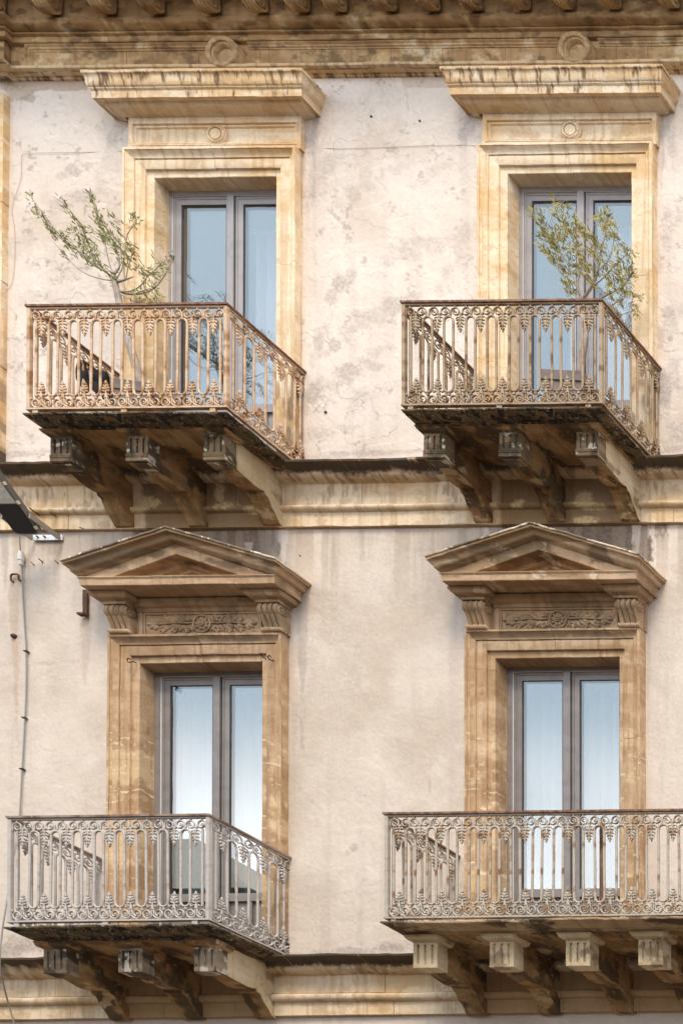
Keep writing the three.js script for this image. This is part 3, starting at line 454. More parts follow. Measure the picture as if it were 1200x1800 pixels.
LOW.forEach((w, i) => {
  const s = surround(w, i ? [9.35, 10.45, 11.16] : [9.45, 10.3, 11.1], 80 + i, building);
  const c = (w.x0 + w.x1) / 2 + (i ? .012 : .018), xa = w.x0 - .235, xb = w.x1 + .265, y0 = w.y1 + .252;
  mesh('frieze_slab', [box(xa, xb, y0, 11.90, -.05, .02), box(c - .60, c - .565, y0, 11.765, .015, .04), box(c + .565, c + .60, y0, 11.765, .015, .04), box(c - .565, c - .55, y0, 11.765, .015, .03), box(c + .55, c + .565, y0, 11.765, .015, .03), box(c - .565, c + .565, 11.752, 11.77, .015, .03)], M.stone, s);
  mesh('carved_relief', relief(c + .005, 11.655, .02), M.stone, s); mesh('carved_rosette', rosette(c + .005, 11.655, .02), M.stone, s);
  mesh('bed_moulding', finish(run(...[c - .62, c + .62].map(x => [[.02, 11.77], [.036, 11.775], [.04, 11.79], [.046, 11.80], ...quarter(.05, 11.805, .085, 11.845, 5, false), [.092, 11.85], [.095, 11.868], [.02, 11.885]].map(([z, y]) => V(x, y, z))), .08), .003), M.stone, s);
  for (const side of [-1, 1]) {
    const a = side < 0 ? c - .85 : c + .645, b = a + .205;
    mesh('console', console_(a, b, side), M.stone, s);
    returned('console_cap', a, b, .12, [[.0, 11.79], [.012, 11.792], [.014, 11.815], [.02, 11.818], ...quarter(.03, 11.822, .075, 11.85, 4, false), [.082, 11.853], [.085, 11.872], [.0, 11.885]], [], M.stone, s, { amp: .002 });
  }
  const ped = grp('pediment', building);
  const ga = c - .845, gb = c + .888, g0 = .2;                    // corona of the horizontal cornice
  returned('corona', ga, gb, g0, [[-.15, 11.884], [.06, 11.876], [.072, 11.872], [.076, 11.876], [.079, 11.93], [.084, 11.936], [.09, 11.946], [.088, 11.952], [-.12, 11.958]], [c - .02 + .05 * i], M.stone, ped, { amp: .004 });
  const ye = 11.958, ax = c - .005 + .01 * i, ya = ye + .322, e0 = ga - .079, e1 = gb + .079, zf = .279;
  const sima = [[-.02, -.002], [.003, 0], [.010, .004], ...cyma(.012, .006, .072, .062, 5), [.078, .066], [.08, .084], [.07, .088], [-.27, .10]];   // [out, up]
  const slope = (ya - ye) / (ax - e0), rk = [[-.18, -.098], [-.02, -.098], [-.017, -.094], [-.014, -.006], [-.008, 0], [-.05, .004]];
  for (const sd of [-1, 1]) {
    const ex = sd < 0 ? e0 : e1, up = ([d, h]) => V(ax, ya + h, zf + d);
    mesh('raking_cornice', finish(run(sima.map(([d, h]) => V(ex + sd * d, ye + h, zf + d)), sima.map(up), .08, { caps: false }), .005), M.stone, ped);
    mesh('raking_cornice', finish(run(sima.map(([d, h]) => V(ex + sd * d, ye + h, zf + d)), sima.map(([d, h]) => V(ex + sd * d, ye + h, .002)), .08), .005), M.stone, ped);
    mesh('raking_fascia', finish(run(rk.map(([d, h]) => V(ax, ya + h, zf + d)), rk.map(([d, h]) => { const run_ = (ya + h - ye + .004) / slope; return V(ax + sd * Math.max(0, run_), Math.min(ya + h, ye - .004), zf + d); }), .08), .003), M.stone, ped);
    const cp = [[.0, .084], [.086, .086], [.089, .090], [.088, .104], [.082, .108], [-.27, .118]];
    mesh('capping', finish(run(cp.map(([d, h]) => V(ex + sd * d, ye + h, zf + d)), cp.map(up), .05, { caps: false }), .007), M.capping, ped);
    mesh('capping', finish(run(cp.map(([d, h]) => V(ex + sd * d, ye + h, zf + d)), cp.map(([d, h]) => V(ex + sd * d, ye + h, .002)), .05), .007), M.capping, ped);
    // small moulding inside the tympanum
    const im = [[-.20, -.175], [-.165, -.17], [-.155, -.150], [-.12, -.140], [-.11, -.098], [-.2, -.09]];
    mesh('tympanum_moulding', finish(run(im.map(([d, h]) => V(ax, ya + h, zf + d)), im.map(([d, h]) => V(ax + sd * (ya + h - ye + .004) / slope, ye - .004, zf + d)), .1), .002), M.stone, ped);
  }
  const ty = new THREE.Shape([[e0 + .2, ye - .01], [e1 - .2, ye - .01], [ax, ya - .05]].map(p => new THREE.Vector2(...p)));
  mesh('tympanum', finish(new THREE.ExtrudeGeometry(ty, { depth: .07, bevelEnabled: false }).translate(0, 0, .002), 0), M.stone, ped);
});

// french windows: frame, two sashes with double panes, and the room behind
function frenchWindow(w, mat, upper) {
  const g = grp('french_window', building), zf = -.125, L = w.fl, R = 2 * w.cx - w.fl, T = w.y1 + .012, B = w.y0 - .0, c = w.cx, gb = upper ? 14.0 : 9.05, gt = T - .147;
  const bar = (x0, x1, y0, y1, z1, d = .05) => { const q = new THREE.BoxGeometry(x1 - x0, y1 - y0, d); q.translate((x0 + x1) / 2, (y0 + y1) / 2, z1 - d / 2); return facadeUV(q); };
  mesh('frame', [bar(L - .03, L + .048, B, T + .03, zf, .09), bar(R - .048, R + .03, B, T + .03, zf, .09), bar(L + .048, R - .048, T - .055, T + .03, zf, .09)], mat, g);
  for (const y of [T - .055]) mesh('frame_bead', bar(L + .048, R - .048, y - .004, y, zf - .006, .01), M.bead, g);
  mesh('frame_bead', bar(L + .048, L + .053, B, T - .055, zf - .006, .01), M.bead, g);
  for (const sd of [-1, 1]) {
    const a = sd < 0 ? L + .058 : c + .008, b = sd < 0 ? c - .004 : R - .058, st = .088, zs = zf - .012;
    const sash = mesh('sash', [bar(a, a + st - .012, B + .02, T - .064, zs), bar(b - st + .012, b, B + .02, T - .064, zs), bar(a + st - .012, b - st + .012, gt + .006, T - .064, zs), bar(a + st - .012, b - st + .012, gb - .085, gb - .006, zs), bar(a + st - .012, b - st + .012, B + .02, B + .14, zs),
      bar(a + .018, a + .026, B + .02, T - .08, zs + .005, .02), bar(b - .026, b - .018, B + .02, T - .08, zs + .005, .02), bar(a + .026, b - .026, T - .09, T - .082, zs + .005, .02),
      bar(a + st - .012, b - st + .012, B + .14, gb - .085, zs - .022, .02), bar((a + b) / 2 - .015, (a + b) / 2 + .015, B + .14, gb - .085, zs - .004, .02)], mat, g);
    const x0 = a + st, x1 = b - st;
    mesh('glazing_seal', [bar(x0 - .012, x0, gb - .006, gt + .006, zs - .006, .010), bar(x1, x1 + .012, gb - .006, gt + .006, zs - .006, .010), bar(x0, x1, gt, gt + .006, zs - .006, .010), bar(x0, x1, gb - .006, gb, zs - .006, .010)], M.seal, g);
    for (const dz of [.009, .025]) { const p = new THREE.PlaneGeometry(x1 - x0 + .01, gt - gb + .01); p.translate((x0 + x1) / 2, (gt + gb) / 2, zs - dz); mesh('pane', facadeUV(p), M.glass, g); }
  }
  mesh('meeting_stile', [bar(c - .062, c + .004, B + .02, T - .062, zf + .006, .03)], mat, g);
  mesh('meeting_gap', [bar(c + .004, c + .010, B + .02, T - .062, zf - .008, .03)], M.seal, g);
  mesh('threshold', [bar(L, R, B - .05, B + .02, zf + .03, .12)], M.seal, g);
  // the room, closed on every side but the window
  const x0 = L - .9, x1 = R + .9, y0 = B - .02, y1 = T + .35, z0 = -3.6, z1 = -.24, th = .06;
  mesh('room_wall', [plain(x0 - th, x0, y0, y1, z0, z1), plain(x1, x1 + th, y0, y1, z0, z1), plain(x0, x1, y0, y1, z0 - th, z0), plain(x0, x1, y1, y1 + th, z0, z1), plain(x0 - th, L - .03, y0, y1, z1, z1 + .05), plain(R + .03, x1 + th, y0, y1, z1, z1 + .05), plain(L - .03, R + .03, T + .03, y1, z1, z1 + .05), plain(L - .06, L - .03, y0, T + .06, z1 + .05, -.13), plain(R + .03, R + .06, y0, T + .06, z1 + .05, -.13), plain(L - .06, R + .06, T + .03, T + .06, z1 + .05, -.13)], M.room, g);
  mesh('room_floor', plain(x0, x1, y0 - th, y0, z0, -.14), M.roomFloor, g);
}
UP.forEach(w => frenchWindow(w, M.frameUp, true)); LOW.forEach(w => frenchWindow(w, M.frameLow, false));

// curtains
function curtain(x0, x1, y0, y1, z, mat, waves, seed, label, group) {
  const nx = 160, g = new THREE.PlaneGeometry(x1 - x0, y1 - y0, nx, 8), p = g.attributes.position, r = rng(seed), ph = [r() * 6, r() * 6, r() * 6];
  for (let i = 0; i < p.count; i++) { const t = p.getX(i) / (x1 - x0) + .5, h = p.getY(i) / (y1 - y0); p.setZ(i, .028 * Math.sin(t * waves * 6.28 + ph[0] + .6 * Math.sin(t * 9 + ph[1])) + .012 * Math.sin(t * waves * 14 + ph[2] + h)); }
  g.translate((x0 + x1) / 2, (y0 + y1) / 2, z); g.computeVertexNormals(); const t = grp('curtain'); tag(t, label, 'curtain', group);
  mesh('fabric', g, mat, t); mesh('hem', new THREE.BoxGeometry(x1 - x0, .03, .012).translate((x0 + x1) / 2, y1 + .012, z), mat, t); return t;
}
curtain(.50, 1.5, 13.2, 16.02, -.42, M.sheerBlue, 9, 1, 'bluish pleated sheer curtain behind the upper left window, drawn to the right');
curtain(3.72, 5.0, 13.2, 16.02, -.42, M.sheerBlue, 11, 2, 'bluish pleated sheer curtain behind the upper right window');
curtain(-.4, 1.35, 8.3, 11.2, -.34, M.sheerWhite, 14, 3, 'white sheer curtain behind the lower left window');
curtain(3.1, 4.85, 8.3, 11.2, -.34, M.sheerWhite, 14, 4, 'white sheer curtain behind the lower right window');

// balconies: moulded slab on corbels
function fluted(x0, x1, y0, y1, z0, z1, mouldings) {              // end block of a corbel with three flutes
  const w = x1 - x0, out = [box(x0, x1, y0, y1, z0, z1 - .016, .05, .005)], fy0 = y0 + (mouldings ? .075 : .028), fy1 = y1 - .022, m = w * .13, fw = w * .135, gap = (w - 2 * m - 3 * fw) / 2;
  const sh = new THREE.Shape([[x0, y0], [x1, y0], [x1, y1], [x0, y1]].map(p => new THREE.Vector2(...p)));
  for (let k = 0; k < 3; k++) { const a = x0 + m + k * (fw + gap), b = a + fw, r = fw / 2, h = new THREE.Path(); h.moveTo(a, fy0 + r); h.lineTo(a, fy1 - r); h.absarc(a + r, fy1 - r, r, Math.PI, 0, true); h.lineTo(b, fy0 + r); h.absarc(a + r, fy0 + r, r, 0, -Math.PI, true); sh.holes.push(h); }
  out.push(finish(new THREE.ExtrudeGeometry(sh, { depth: .013, bevelEnabled: true, bevelSize: .003, bevelThickness: .003, bevelSegments: 1, curveSegments: 6 }).translate(0, 0, z1 - .016), .002));
  if (mouldings) { for (const [ya, yb, p] of [[.052, .064, .006], [.036, .048, .006], [.0, .030, .004]]) out.push(box(x0 - .004, x1 + .004, y0 + ya, y0 + yb, z0 - .002, z1 + p, .05, .003)); out.push(box(x0 + .012, x1 - .012, y0 - .016, y0, z0 - .002, z1 - .02, .05, .004)); }
  return out;
}
function balcony(o) {
  const b = grp('balcony', building), { x0, x1, y, z, yb, yt, mat } = o;
  const em = o.pale ? M.crustPale : M.crust, e = o.edge, pr = [[-.17, e[3]], [-.150, e[3] + .002], [-.146, e[2] - .006], [-.132, e[2] - .006], [-.128, e[2] + .004], ...quarter(-.125, e[2] + .003, -.035, e[1] - .006, 5, false), [-.028, e[1] - .004], [-.012, e[1]], [-.002, e[1] + .002], [0, y - .006], [-.006, y], [-.3, y + .002]];
  const prt = [V(0, 0, 0)];
  const L = pr.map(([p, h]) => V(x0 - p, h, z + p)), R = pr.map(([p, h]) => V(x1 + p, h, z + p));
  const L2 = pr.map(([p, h]) => V(x0 - p, h, 0)), R2 = pr.map(([p, h]) => V(x1 + p, h, 0)), amp = .011;
  const flipL = pr.map(([p, h]) => V(x0 - p, h, z + p));
  mesh('slab_edge', finish(run(L2, flipL, .06, { caps: false }), amp), em, b); mesh('slab_edge', finish(run(R, R2, .06, { caps: false }), amp), em, b);
  const cuts = o.cuts || []; const xs = [null, ...cuts, null];
  for (let i = 0; i + 1 < xs.length; i++) mesh('slab_edge', finish(run(xs[i] === null ? L : pr.map(([p, h]) => V(xs[i] + .003, h + (o.step || 0) * (i % 2), z + p)), xs[i + 1] === null ? R : pr.map(([p, h]) => V(xs[i + 1] - .003, h + (o.step || 0) * (i % 2), z + p)), .06, { caps: cuts.length > 0 }), amp), em, b);
  mesh('slab', box(x0 + .16, x1 - .16, e[3] - .002, y - .004, -.02, z - .16, .06, .012), mat, b);
  for (const [ca, cb, k] of o.corbels) {
    const w = cb - ca, parts = [], m = k === 'pale' ? M.corbelPale : k === 'grey' ? M.corbelGrey : k === 'dark' ? M.corbelDark : mat;
    const body = [[0, e[3] + .004], [.51, e[3] + .004], [.51, yb + .035], [.47, yb + .02], [.42, yb + .004], [.36, yb - .012], [.30, yb - .02], [.24, yb - .012], [.215, yb - .002], [.208, yb - .014], [.205, yb - .03], [.175, yb - .036], [.158, yb - .06], [.135, yb - .105], [.10, yb - .14], [.075, yb - .175], [.055, yb - .205], [.035, yb - .212], [0, yb - .212]];
    const ring = x => body.map(([zz, yy]) => V(x, yy, zz)), rings = []; for (let i = 0; i <= 5; i++) rings.push(ring(ca + .014 + (w - .028) * i / 5));
    mesh('corbel', finish(loft(rings, { closed: true }), .009, .5), mat, b);
    if (o.cheek && ca === o.corbels[2][0]) mesh('corbel_cheek', finish(loft([ring(cb - .014), ring(cb - .006)].map(q => q.map(p => V(p.x, p.y, p.z > .4 ? .49 : p.z))), { closed: true }), .004), M.corbelPale, b);
    mesh('corbel_block', fluted(ca, cb, yb, yt, .49, o.zc, o.mould), m, b);
    returned('corbel_cap', ca, cb, o.zc, [[.003, yt - .004], [.008, yt], ...quarter(.012, yt + .003, .045, e[3] - .012, 4, false), [.05, e[3] - .01], [.05, e[3] + .003]], [], m === M.corbelPale ? m : mat, b, { amp: .005, back: .47 });
  }
  return b;
}
balcony({ x0: -.435, x1: 1.455, y: 13.15, z: .79, edge: [0, 13.13, 13.118, 13.112], yb: 12.835, yt: 13.08, zc: .597, mould: true, cheek: true, mat: M.balconyUp, corbels: [[-.395, -.197, 'dark'], [.327, .522, 'dark'], [1.055, 1.256, 'dark']] });
balcony({ x0: 3.085, x1: 4.97, y: 13.15, z: .79, edge: [0, 13.13, 13.118, 13.112], yb: 12.835, yt: 13.07, zc: .597, mould: true, cheek: true, mat: M.balconyUp, corbels: [[3.14, 3.335, 'dark'], [3.855, 4.055, 'dark'], [4.585, 4.785, 'dark']] });
balcony({ x0: -.57, x1: 1.355, y: 8.288, z: .80, edge: [0, 8.266, 8.23, 8.212], yb: 7.93, yt: 8.16, zc: .60, cheek: true, mould: false, mat: M.balconyLow, corbels: [[-.425, -.217, 'grey'], [.279, .498, 'grey'], [.990, 1.194, 'grey']] });
balcony({ x0: 2.915, x1: 7.75, y: 8.288, z: .80, edge: [0, 8.266, 8.24, 8.222], yb: 7.93, yt: 8.175, zc: .61, mould: false, mat: M.balconyLow, pale: true, cuts: [4.29], step: .012, corbels: [[3.06, 3.28, 'pale'], [3.778, 3.998, 'pale'], [4.495, 4.715, 'pale'], [5.178, 5.40, 'pale'], [5.88, 6.1, 'pale'], [6.6, 6.82, 'pale'], [7.3, 7.52, 'pale']] });

// ---------------------------------------------------------------- cast-iron railings
const spiral = (cx, cy, r0, r1, a0, turns, n, dir) => Array.from({ length: n + 1 }, (_, i) => { const t = i / n, r = r0 + (r1 - r0) * t, a = a0 + dir * turns * 2 * Math.PI * t; return V(cx + r * Math.cos(a), cy + r * Math.sin(a), 0); });
function ironUV(g, k = 1) { const p = g.attributes.position, uv = new Float32Array(p.count * 2); for (let i = 0; i < p.count; i++) { uv[2 * i] = (p.getX(i) + p.getZ(i) * .7) * k; uv[2 * i + 1] = (p.getY(i) + p.getZ(i) * .7) * k; } g.setAttribute('uv', new THREE.BufferAttribute(uv, 2)); return g; }
const PITCH_R = .197, HW = .043;
const RG = (() => {                                               // one bay of the pattern, x centred on a leaf, y from the foot of the railing
  const mir = g => { const m = g.clone().scale(-1, 1, 1); if (m.index) { const a = m.index.array; for (let i = 0; i < a.length; i += 3) { const t = a[i]; a[i] = a[i + 1]; a[i + 1] = t; } } m.computeVertexNormals(); return m; };
  const loop = []; const yb = .135, yt = .862;
  for (let i = 0; i <= 8; i++) { const a = Math.PI + i / 8 * Math.PI; loop.push(V(HW * Math.cos(a), yb + HW + HW * Math.sin(a), 0)); }
  for (const k of [.3, .6]) loop.push(V(HW, yb + HW + (yt - yb - 2 * HW) * k, 0));
  for (let i = 0; i <= 8; i++) { const a = i / 8 * Math.PI; loop.push(V(HW * Math.cos(a), yt - HW + HW * Math.sin(a), 0)); }
  for (const k of [.6, .3]) loop.push(V(-HW, yb + HW + (yt - yb - 2 * HW) * k, 0));
  const baluster = ironUV(curve(loop, 64, .0105, 6, true));
  const up = curve([V(-.0985, .866, 0), V(-.094, .885, .002), ...spiral(-.050, .906, .045, .018, Math.PI * 1.02, 1.2, 20, -1)], 40, .0080, 5);
  const ball = new THREE.SphereGeometry(.009, 7, 5).translate(-.050, .906, 0), foot = new THREE.BoxGeometry(.016, .03, .014).translate(-.052, .958, 0);
  const arm = curve([V(-.046, .835, 0), V(-.03, .852, .004), V(-.014, .85, .004), V(0, .872, 0)], 8, .006, 5);
  const upper = ironUV(merge([up, mir(up), ball, mir(ball), foot, mir(foot), arm, mir(arm), new THREE.BoxGeometry(.03, .014, .016).translate(0, .884, 0), new THREE.CylinderGeometry(.008, .011, .07, 6).translate(0, .852, 0)]));
  const lo = curve([V(0, .15, 0), V(-.006, .11, 0), V(-.012, .075, .002), ...spiral(-.052, .072, .046, .020, -.35, 1.2, 20, -1)], 42, .0088, 5);
  const b2 = new THREE.SphereGeometry(.009, 7, 5).translate(-.052, .072, 0), f2 = new THREE.BoxGeometry(.018, .02, .014).translate(-.054, .026, 0);
  const curl = curve([V(-.048, .16, 0), V(-.052, .142, .004), V(-.036, .135, .006), V(-.02, .15, .004), V(-.008, .132, 0)], 12, .007, 5);
  const lower = ironUV(merge([lo, mir(lo), b2, mir(b2), f2, mir(f2), curl, mir(curl), new THREE.BoxGeometry(.034, .012, .016).translate(0, .118, 0), new THREE.CylinderGeometry(.008, .014, .07, 6).translate(0, .15, 0), new THREE.BoxGeometry(.022, .02, .014).translate(-.0985, .118, 0)]));
  const lf = (x, y, a, L, W) => new THREE.SphereGeometry(1, 7, 5).scale(W, L, .011).translate(0, L * .8, 0).rotateZ(a).translate(x, y, 0);
  const leaf = s => merge([lf(0, .075 * 1, 0, .03, .011), lf(.006, .055, -.85, .021, .011), lf(-.006, .055, .85, .021, .011), lf(.008, .028, -1.0, .026, .013), lf(-.008, .028, 1.0, .026, .013), lf(0, .03, 0, .03, .017), lf(.01, .006, -1.25, .024, .012), lf(-.01, .006, 1.25, .024, .012), lf(.006, .085, -.7, .013, .008), lf(-.006, .085, .7, .013, .008)]);
  return { baluster, upper, lower, finial: ironUV(leaf().scale(.74, .92, 1).translate(0, .162, .004)), pendant: ironUV(leaf().rotateZ(Math.PI).scale(.78, 1.08, 1).translate(0, .838, .004)) };
})();
function railing(label, o) {
  const { x0, x1, z, y0, mats, top } = o, g = tag(grp('balcony_railing', scene, [x0, y0, 0]), label, 'railing'), W = x1 - x0, r = rng(o.seed);
  const pick = () => mats[Math.floor(r() * 3)];
  const bay = (x, zz, turn, half) => { for (const [n, geo, dx] of [['baluster', RG.baluster, PITCH_R / 2], ['upper_scroll', RG.upper, 0], ['lower_scroll', RG.lower, 0], ['leaf_finial', RG.finial, 0], ['leaf_pendant', RG.pendant, 0]]) { if (n === 'baluster' && half) continue; const m = new THREE.Mesh(geo, pick()); m.name = numbered(n); m.castShadow = m.receiveShadow = true; m.rotation.y = turn; const c = Math.cos(turn), s = Math.sin(turn); m.position.set(x + dx * c, 0, zz - dx * s); m.rotation.z = (r() - .5) * .022; m.position.y = (r() - .5) * .003; g.add(m); } };
  const n = Math.round((W - .22) / PITCH_R), p = (W - .23) / n;
  for (let k = 0; k <= n; k++) bay(.115 + k * p, z, 0, k === n);
  for (const [x, turn] of [[0, -Math.PI / 2], ...(o.open ? [] : [[W, Math.PI / 2]])]) { for (let k = 0; k < 4; k++) { const d = .115 + k * PITCH_R, zz = z - d; if (turn > 0) bay(x, zz, turn, k === 3); else bay(x, zz, turn, k === 0); } }
  // half bars beside the posts
  const bars = [[.115 - PITCH_R / 2 + HW, z], [.115 + n * p + PITCH_R / 2 - HW, z], [0, z - .115 + PITCH_R / 2 - HW], [W, z - .115 + PITCH_R / 2 - HW], [0, z - .115 - 3 * PITCH_R - PITCH_R / 2 + HW + .05], [W, z - .115 - 3 * PITCH_R - PITCH_R / 2 + HW + .05]];
  for (const [x, zz] of bars) if (zz > 0) mesh('baluster', ironUV(new THREE.CylinderGeometry(.0105, .0105, .73, 6).translate(x, .5, zz)), mats[0], g);
  const bx = (a, b, c, d, e, f) => { const q = new THREE.BoxGeometry(b - a, d - c, f - e, Math.max(1, Math.round((b - a) / .1)), 1, Math.max(1, Math.round((f - e) / .1))); q.translate((a + b) / 2, (c + d) / 2, (e + f) / 2); return ironUV(worn(q, .002)); };
  for (const x of [0, W]) mesh('post', bx(x - .015, x + .015, .0, .975, z - .015, z + .015), mats[1], g);
  mesh('top_rail', bx(-.024, W + .024, .981, 1.0, z - .024, z + .024), top[0], g); mesh('top_rail', bx(-.024, .024, .981, 1.0, 0, z - .024), top[1], g); mesh('top_rail', bx(W - .024, W + .024, .981, 1.0, 0, z - .024), top[2], g);
  mesh('rail_strap', bx(0, W, .966, .981, z - .011, z + .011), mats[0], g); mesh('rail_strap', bx(-.011, .011, .966, .981, 0, z - .02), mats[1], g); mesh('rail_strap', bx(W - .011, W + .011, .966, .981, 0, z - .02), mats[1], g);
  mesh('bottom_rail', bx(-.02, W + .02, .0, .016, z - .018, z + .018), mats[0], g); mesh('bottom_rail', bx(-.018, .018, .0, .016, 0, z - .02), mats[2], g); mesh('bottom_rail', bx(W - .018, W + .018, .0, .016, 0, z - .02), mats[2], g);
  for (let k = 0; k < 3; k++) mesh('rail_foot', bx(W * (k / 2) * .9 + .04, W * (k / 2) * .9 + .09, -.04, 0, z - .012, z + .012), mats[0], g);
  return g;
}
railing('orange rusted cast-iron railing of the upper left balcony, in front of the leaning olive tree', { x0: -.42, x1: 1.425, z: .75, y0: 13.2, mats: IRON.orange, top: IRON.rail, seed: 1 });
railing('brown cast-iron railing with dark red top rail on the upper right balcony', { x0: 3.092, x1: 4.942, z: .75, y0: 13.196, mats: IRON.taupe, top: IRON.rail, seed: 2 });
railing('pale grey painted cast-iron railing of the lower left balcony', { x0: -.548, x1: 1.295, z: .765, y0: 8.328, mats: IRON.silver, top: IRON.railPale, seed: 3 });
railing('long beige-grey cast-iron railing of the lower right balcony, running out of the picture', { x0: 2.955, x1: 7.7, z: .765, y0: 8.318, mats: IRON.beige, top: IRON.rail, seed: 4, open: true });
{ const p = at(1060, 1500, .66); tag(mesh('post', ironUV(new THREE.BoxGeometry(.03, 1.0, .03).translate(p.x, 8.79, .66)), IRON.rail[1]), 'rusty brown iron upright just behind the lower right railing', 'iron post'); }

// ---------------------------------------------------------------- olive trees in pots
M.bark = speckle([.40, .34, .30], [.28, .23, .19], 20, .95, .004);
const leafMat = new THREE.MeshPhysicalMaterial({ vertexColors: true, color: 0xffffff, roughness: .6, transmission: .25, thickness: 0, side: THREE.DoubleSide });
function olive(label, o) {
  const t = tag(grp('olive_tree', scene, o.trunk[0].toArray()), label, 'olive tree'), base = o.trunk[0], r = rng(o.seed), rel = p => p.clone().sub(base);
  mesh('trunk', taper(o.trunk.map(rel), o.r[0], o.r[1], 24, 8), M.bark, t);
  for (const [pts, r0] of o.limbs) mesh('limb', taper(pts.map(rel), r0, .0025, 26, 5), M.bark, t);
  const tw = [], pos = [], col = [], idx = [], ends = o.limbs.flatMap(([pts]) => { const c = new THREE.CatmullRomCurve3(pts); return Array.from({ length: 14 }, (_, i) => c.getPointAt((i + 1) / 14)); });
  for (const [c, n] of o.tufts) {
    let near = ends[0]; for (const e of ends) if (e.distanceTo(c) < near.distanceTo(c)) near = e;
    const up = c.clone().sub(near); if (up.length() > .01) tw.push(curve([rel(near), rel(near.clone().lerp(c, .55)).add(V((r() - .5) * .03, -.015, (r() - .5) * .03)), rel(c)], 6, .0024, 4));
    const ax = up.lengthSq() > 1e-4 ? up.normalize() : V(-.4, .8, .1); ax.add(V(0, .5, 0)).normalize();
    for (let k = 0; k < n; k++) {
      const s = (k / n - .6) * .13, q = rel(c).addScaledVector(ax, s).add(V((r() - .5) * .05, (r() - .5) * .05, (r() - .5) * .06));
      const d = ax.clone().multiplyScalar(.55 + r() * .5).add(V(r() - .5, r() - .5, r() - .5).multiplyScalar(1.5)).normalize(), L = .022 + r() * .032, w = .0034 + r() * .0028;
      const sd = V().crossVectors(d, V(r() - .5, r() - .5, r() + .3)).normalize(), nm = V().crossVectors(d, sd), b = pos.length / 3;
      for (const [a, e, f] of [[0, 0, 0], [.3, 1, .15], [.3, -1, .15], [.68, .85, .2], [.68, -.85, .2], [1, 0, 0]]) { const v = q.clone().addScaledVector(d, a * L).addScaledVector(sd, e * w).addScaledVector(nm, f * w * 1.2); pos.push(v.x, v.y, v.z); }
      idx.push(b, b + 1, b + 2, b + 1, b + 3, b + 2, b + 3, b + 4, b + 2, b + 3, b + 5, b + 4);
      const g = r(), y = o.yellow * r(), cc = [.155 + .18 * g + .26 * y, .165 + .17 * g + .13 * y, .055 + .055 * g]; for (let i = 0; i < 6; i++) col.push(...cc);
    }
  }
  if (tw.length) { const m = mesh('twig', merge(tw), M.bark, t); m.userData.kind = 'stuff'; }
  const g = new THREE.BufferGeometry(); g.setAttribute('position', new THREE.Float32BufferAttribute(pos, 3)); g.setAttribute('color', new THREE.Float32BufferAttribute(col, 3)); g.setIndex(idx); g.computeVertexNormals();
  const m = mesh('foliage', g, leafMat, t); m.userData.kind = 'stuff';
}
const rz = rng(91);
const path = (z0, z1, ...uv) => uv.map(([u, v], i) => at(u, v, z0 + (z1 - z0) * i / (uv.length - 1)));
const tufts = (z, s, n, ...uv) => uv.map(([u, v]) => [at(u, v, z + (rz() - .5) * s), n + Math.floor(rz() * 5)]);
olive('leaning olive tree with sparse foliage in the pot on the upper left balcony', {
  seed: 11, r: [.034, .024], yellow: .15, trunk: path(.38, .34, [251, 692], [242, 645], [229, 600], [218, 560], [212, 530], [207, 508], [205, 497]),
  limbs: [[path(.34, .5, [206, 500], [192, 480], [168, 466], [150, 450], [130, 432], [105, 415], [88, 392], [74, 368], [60, 350], [54, 340]), .013], [path(.34, .2, [205, 498], [203, 484], [212, 470], [212, 456], [205, 432], [192, 405], [178, 385], [168, 355], [152, 331]), .009],
    [path(.34, .42, [207, 496], [222, 492], [238, 486]), .013], [path(.37, .34, [222, 492], [220, 465], [223, 435], [226, 415], [238, 392]), .005], [path(.34, .28, [208, 508], [220, 515], [240, 517], [262, 513], [280, 500], [300, 470], [306, 455]), .010], [path(.34, .46, [214, 513], [235, 511], [252, 500], [264, 484], [276, 474], [286, 462]), .006],
    [path(.34, .42, [212, 516], [228, 524], [246, 531], [258, 526], [276, 528]), .006], [path(.34, .3, [203, 492], [186, 475], [172, 456], [156, 436], [146, 410], [134, 380], [117, 360], [96, 345]), .007], [path(.34, .44, [201, 494], [180, 490], [160, 484], [140, 472], [118, 450], [97, 425]), .005],
    [path(.34, .25, [206, 490], [196, 465], [190, 440], [186, 415], [180, 395]), .005], [path(.36, .4, [224, 490], [228, 470], [234, 450], [232, 430], [226, 412]), .004], [path(.34, .3, [206, 494], [214, 478], [218, 470], [216, 450], [214, 425]), .006], [path(.34, .5, [240, 517], [258, 510], [272, 515], [278, 530]), .004]],
  tufts: tufts(.38, .22, 26, [55, 341], [70, 368], [68, 376], [80, 382], [84, 392], [90, 402], [95, 412], [104, 408], [112, 416], [120, 424], [127, 437], [116, 447], [117, 360], [135, 386], [140, 392], [131, 405], [138, 413], [148, 430], [156, 424], [146, 443], [164, 438], [158, 451], [150, 440], [172, 378], [176, 394], [183, 392], [190, 402], [199, 379], [204, 430], [211, 424], [196, 424], [206, 440], [216, 440], [236, 383], [243, 392], [233, 430], [235, 443], [228, 455], [221, 462], [199, 485], [190, 478], [178, 464], [174, 450], [168, 458], [258, 475], [284, 462], [292, 470], [270, 479], [280, 482], [304, 452], [270, 500], [256, 505], [276, 515], [248, 528], [240, 522], [254, 532], [275, 530], [163, 345], [165, 352], [172, 410], [162, 428], [210, 405], [188, 420], [262, 522], [246, 478]),
});
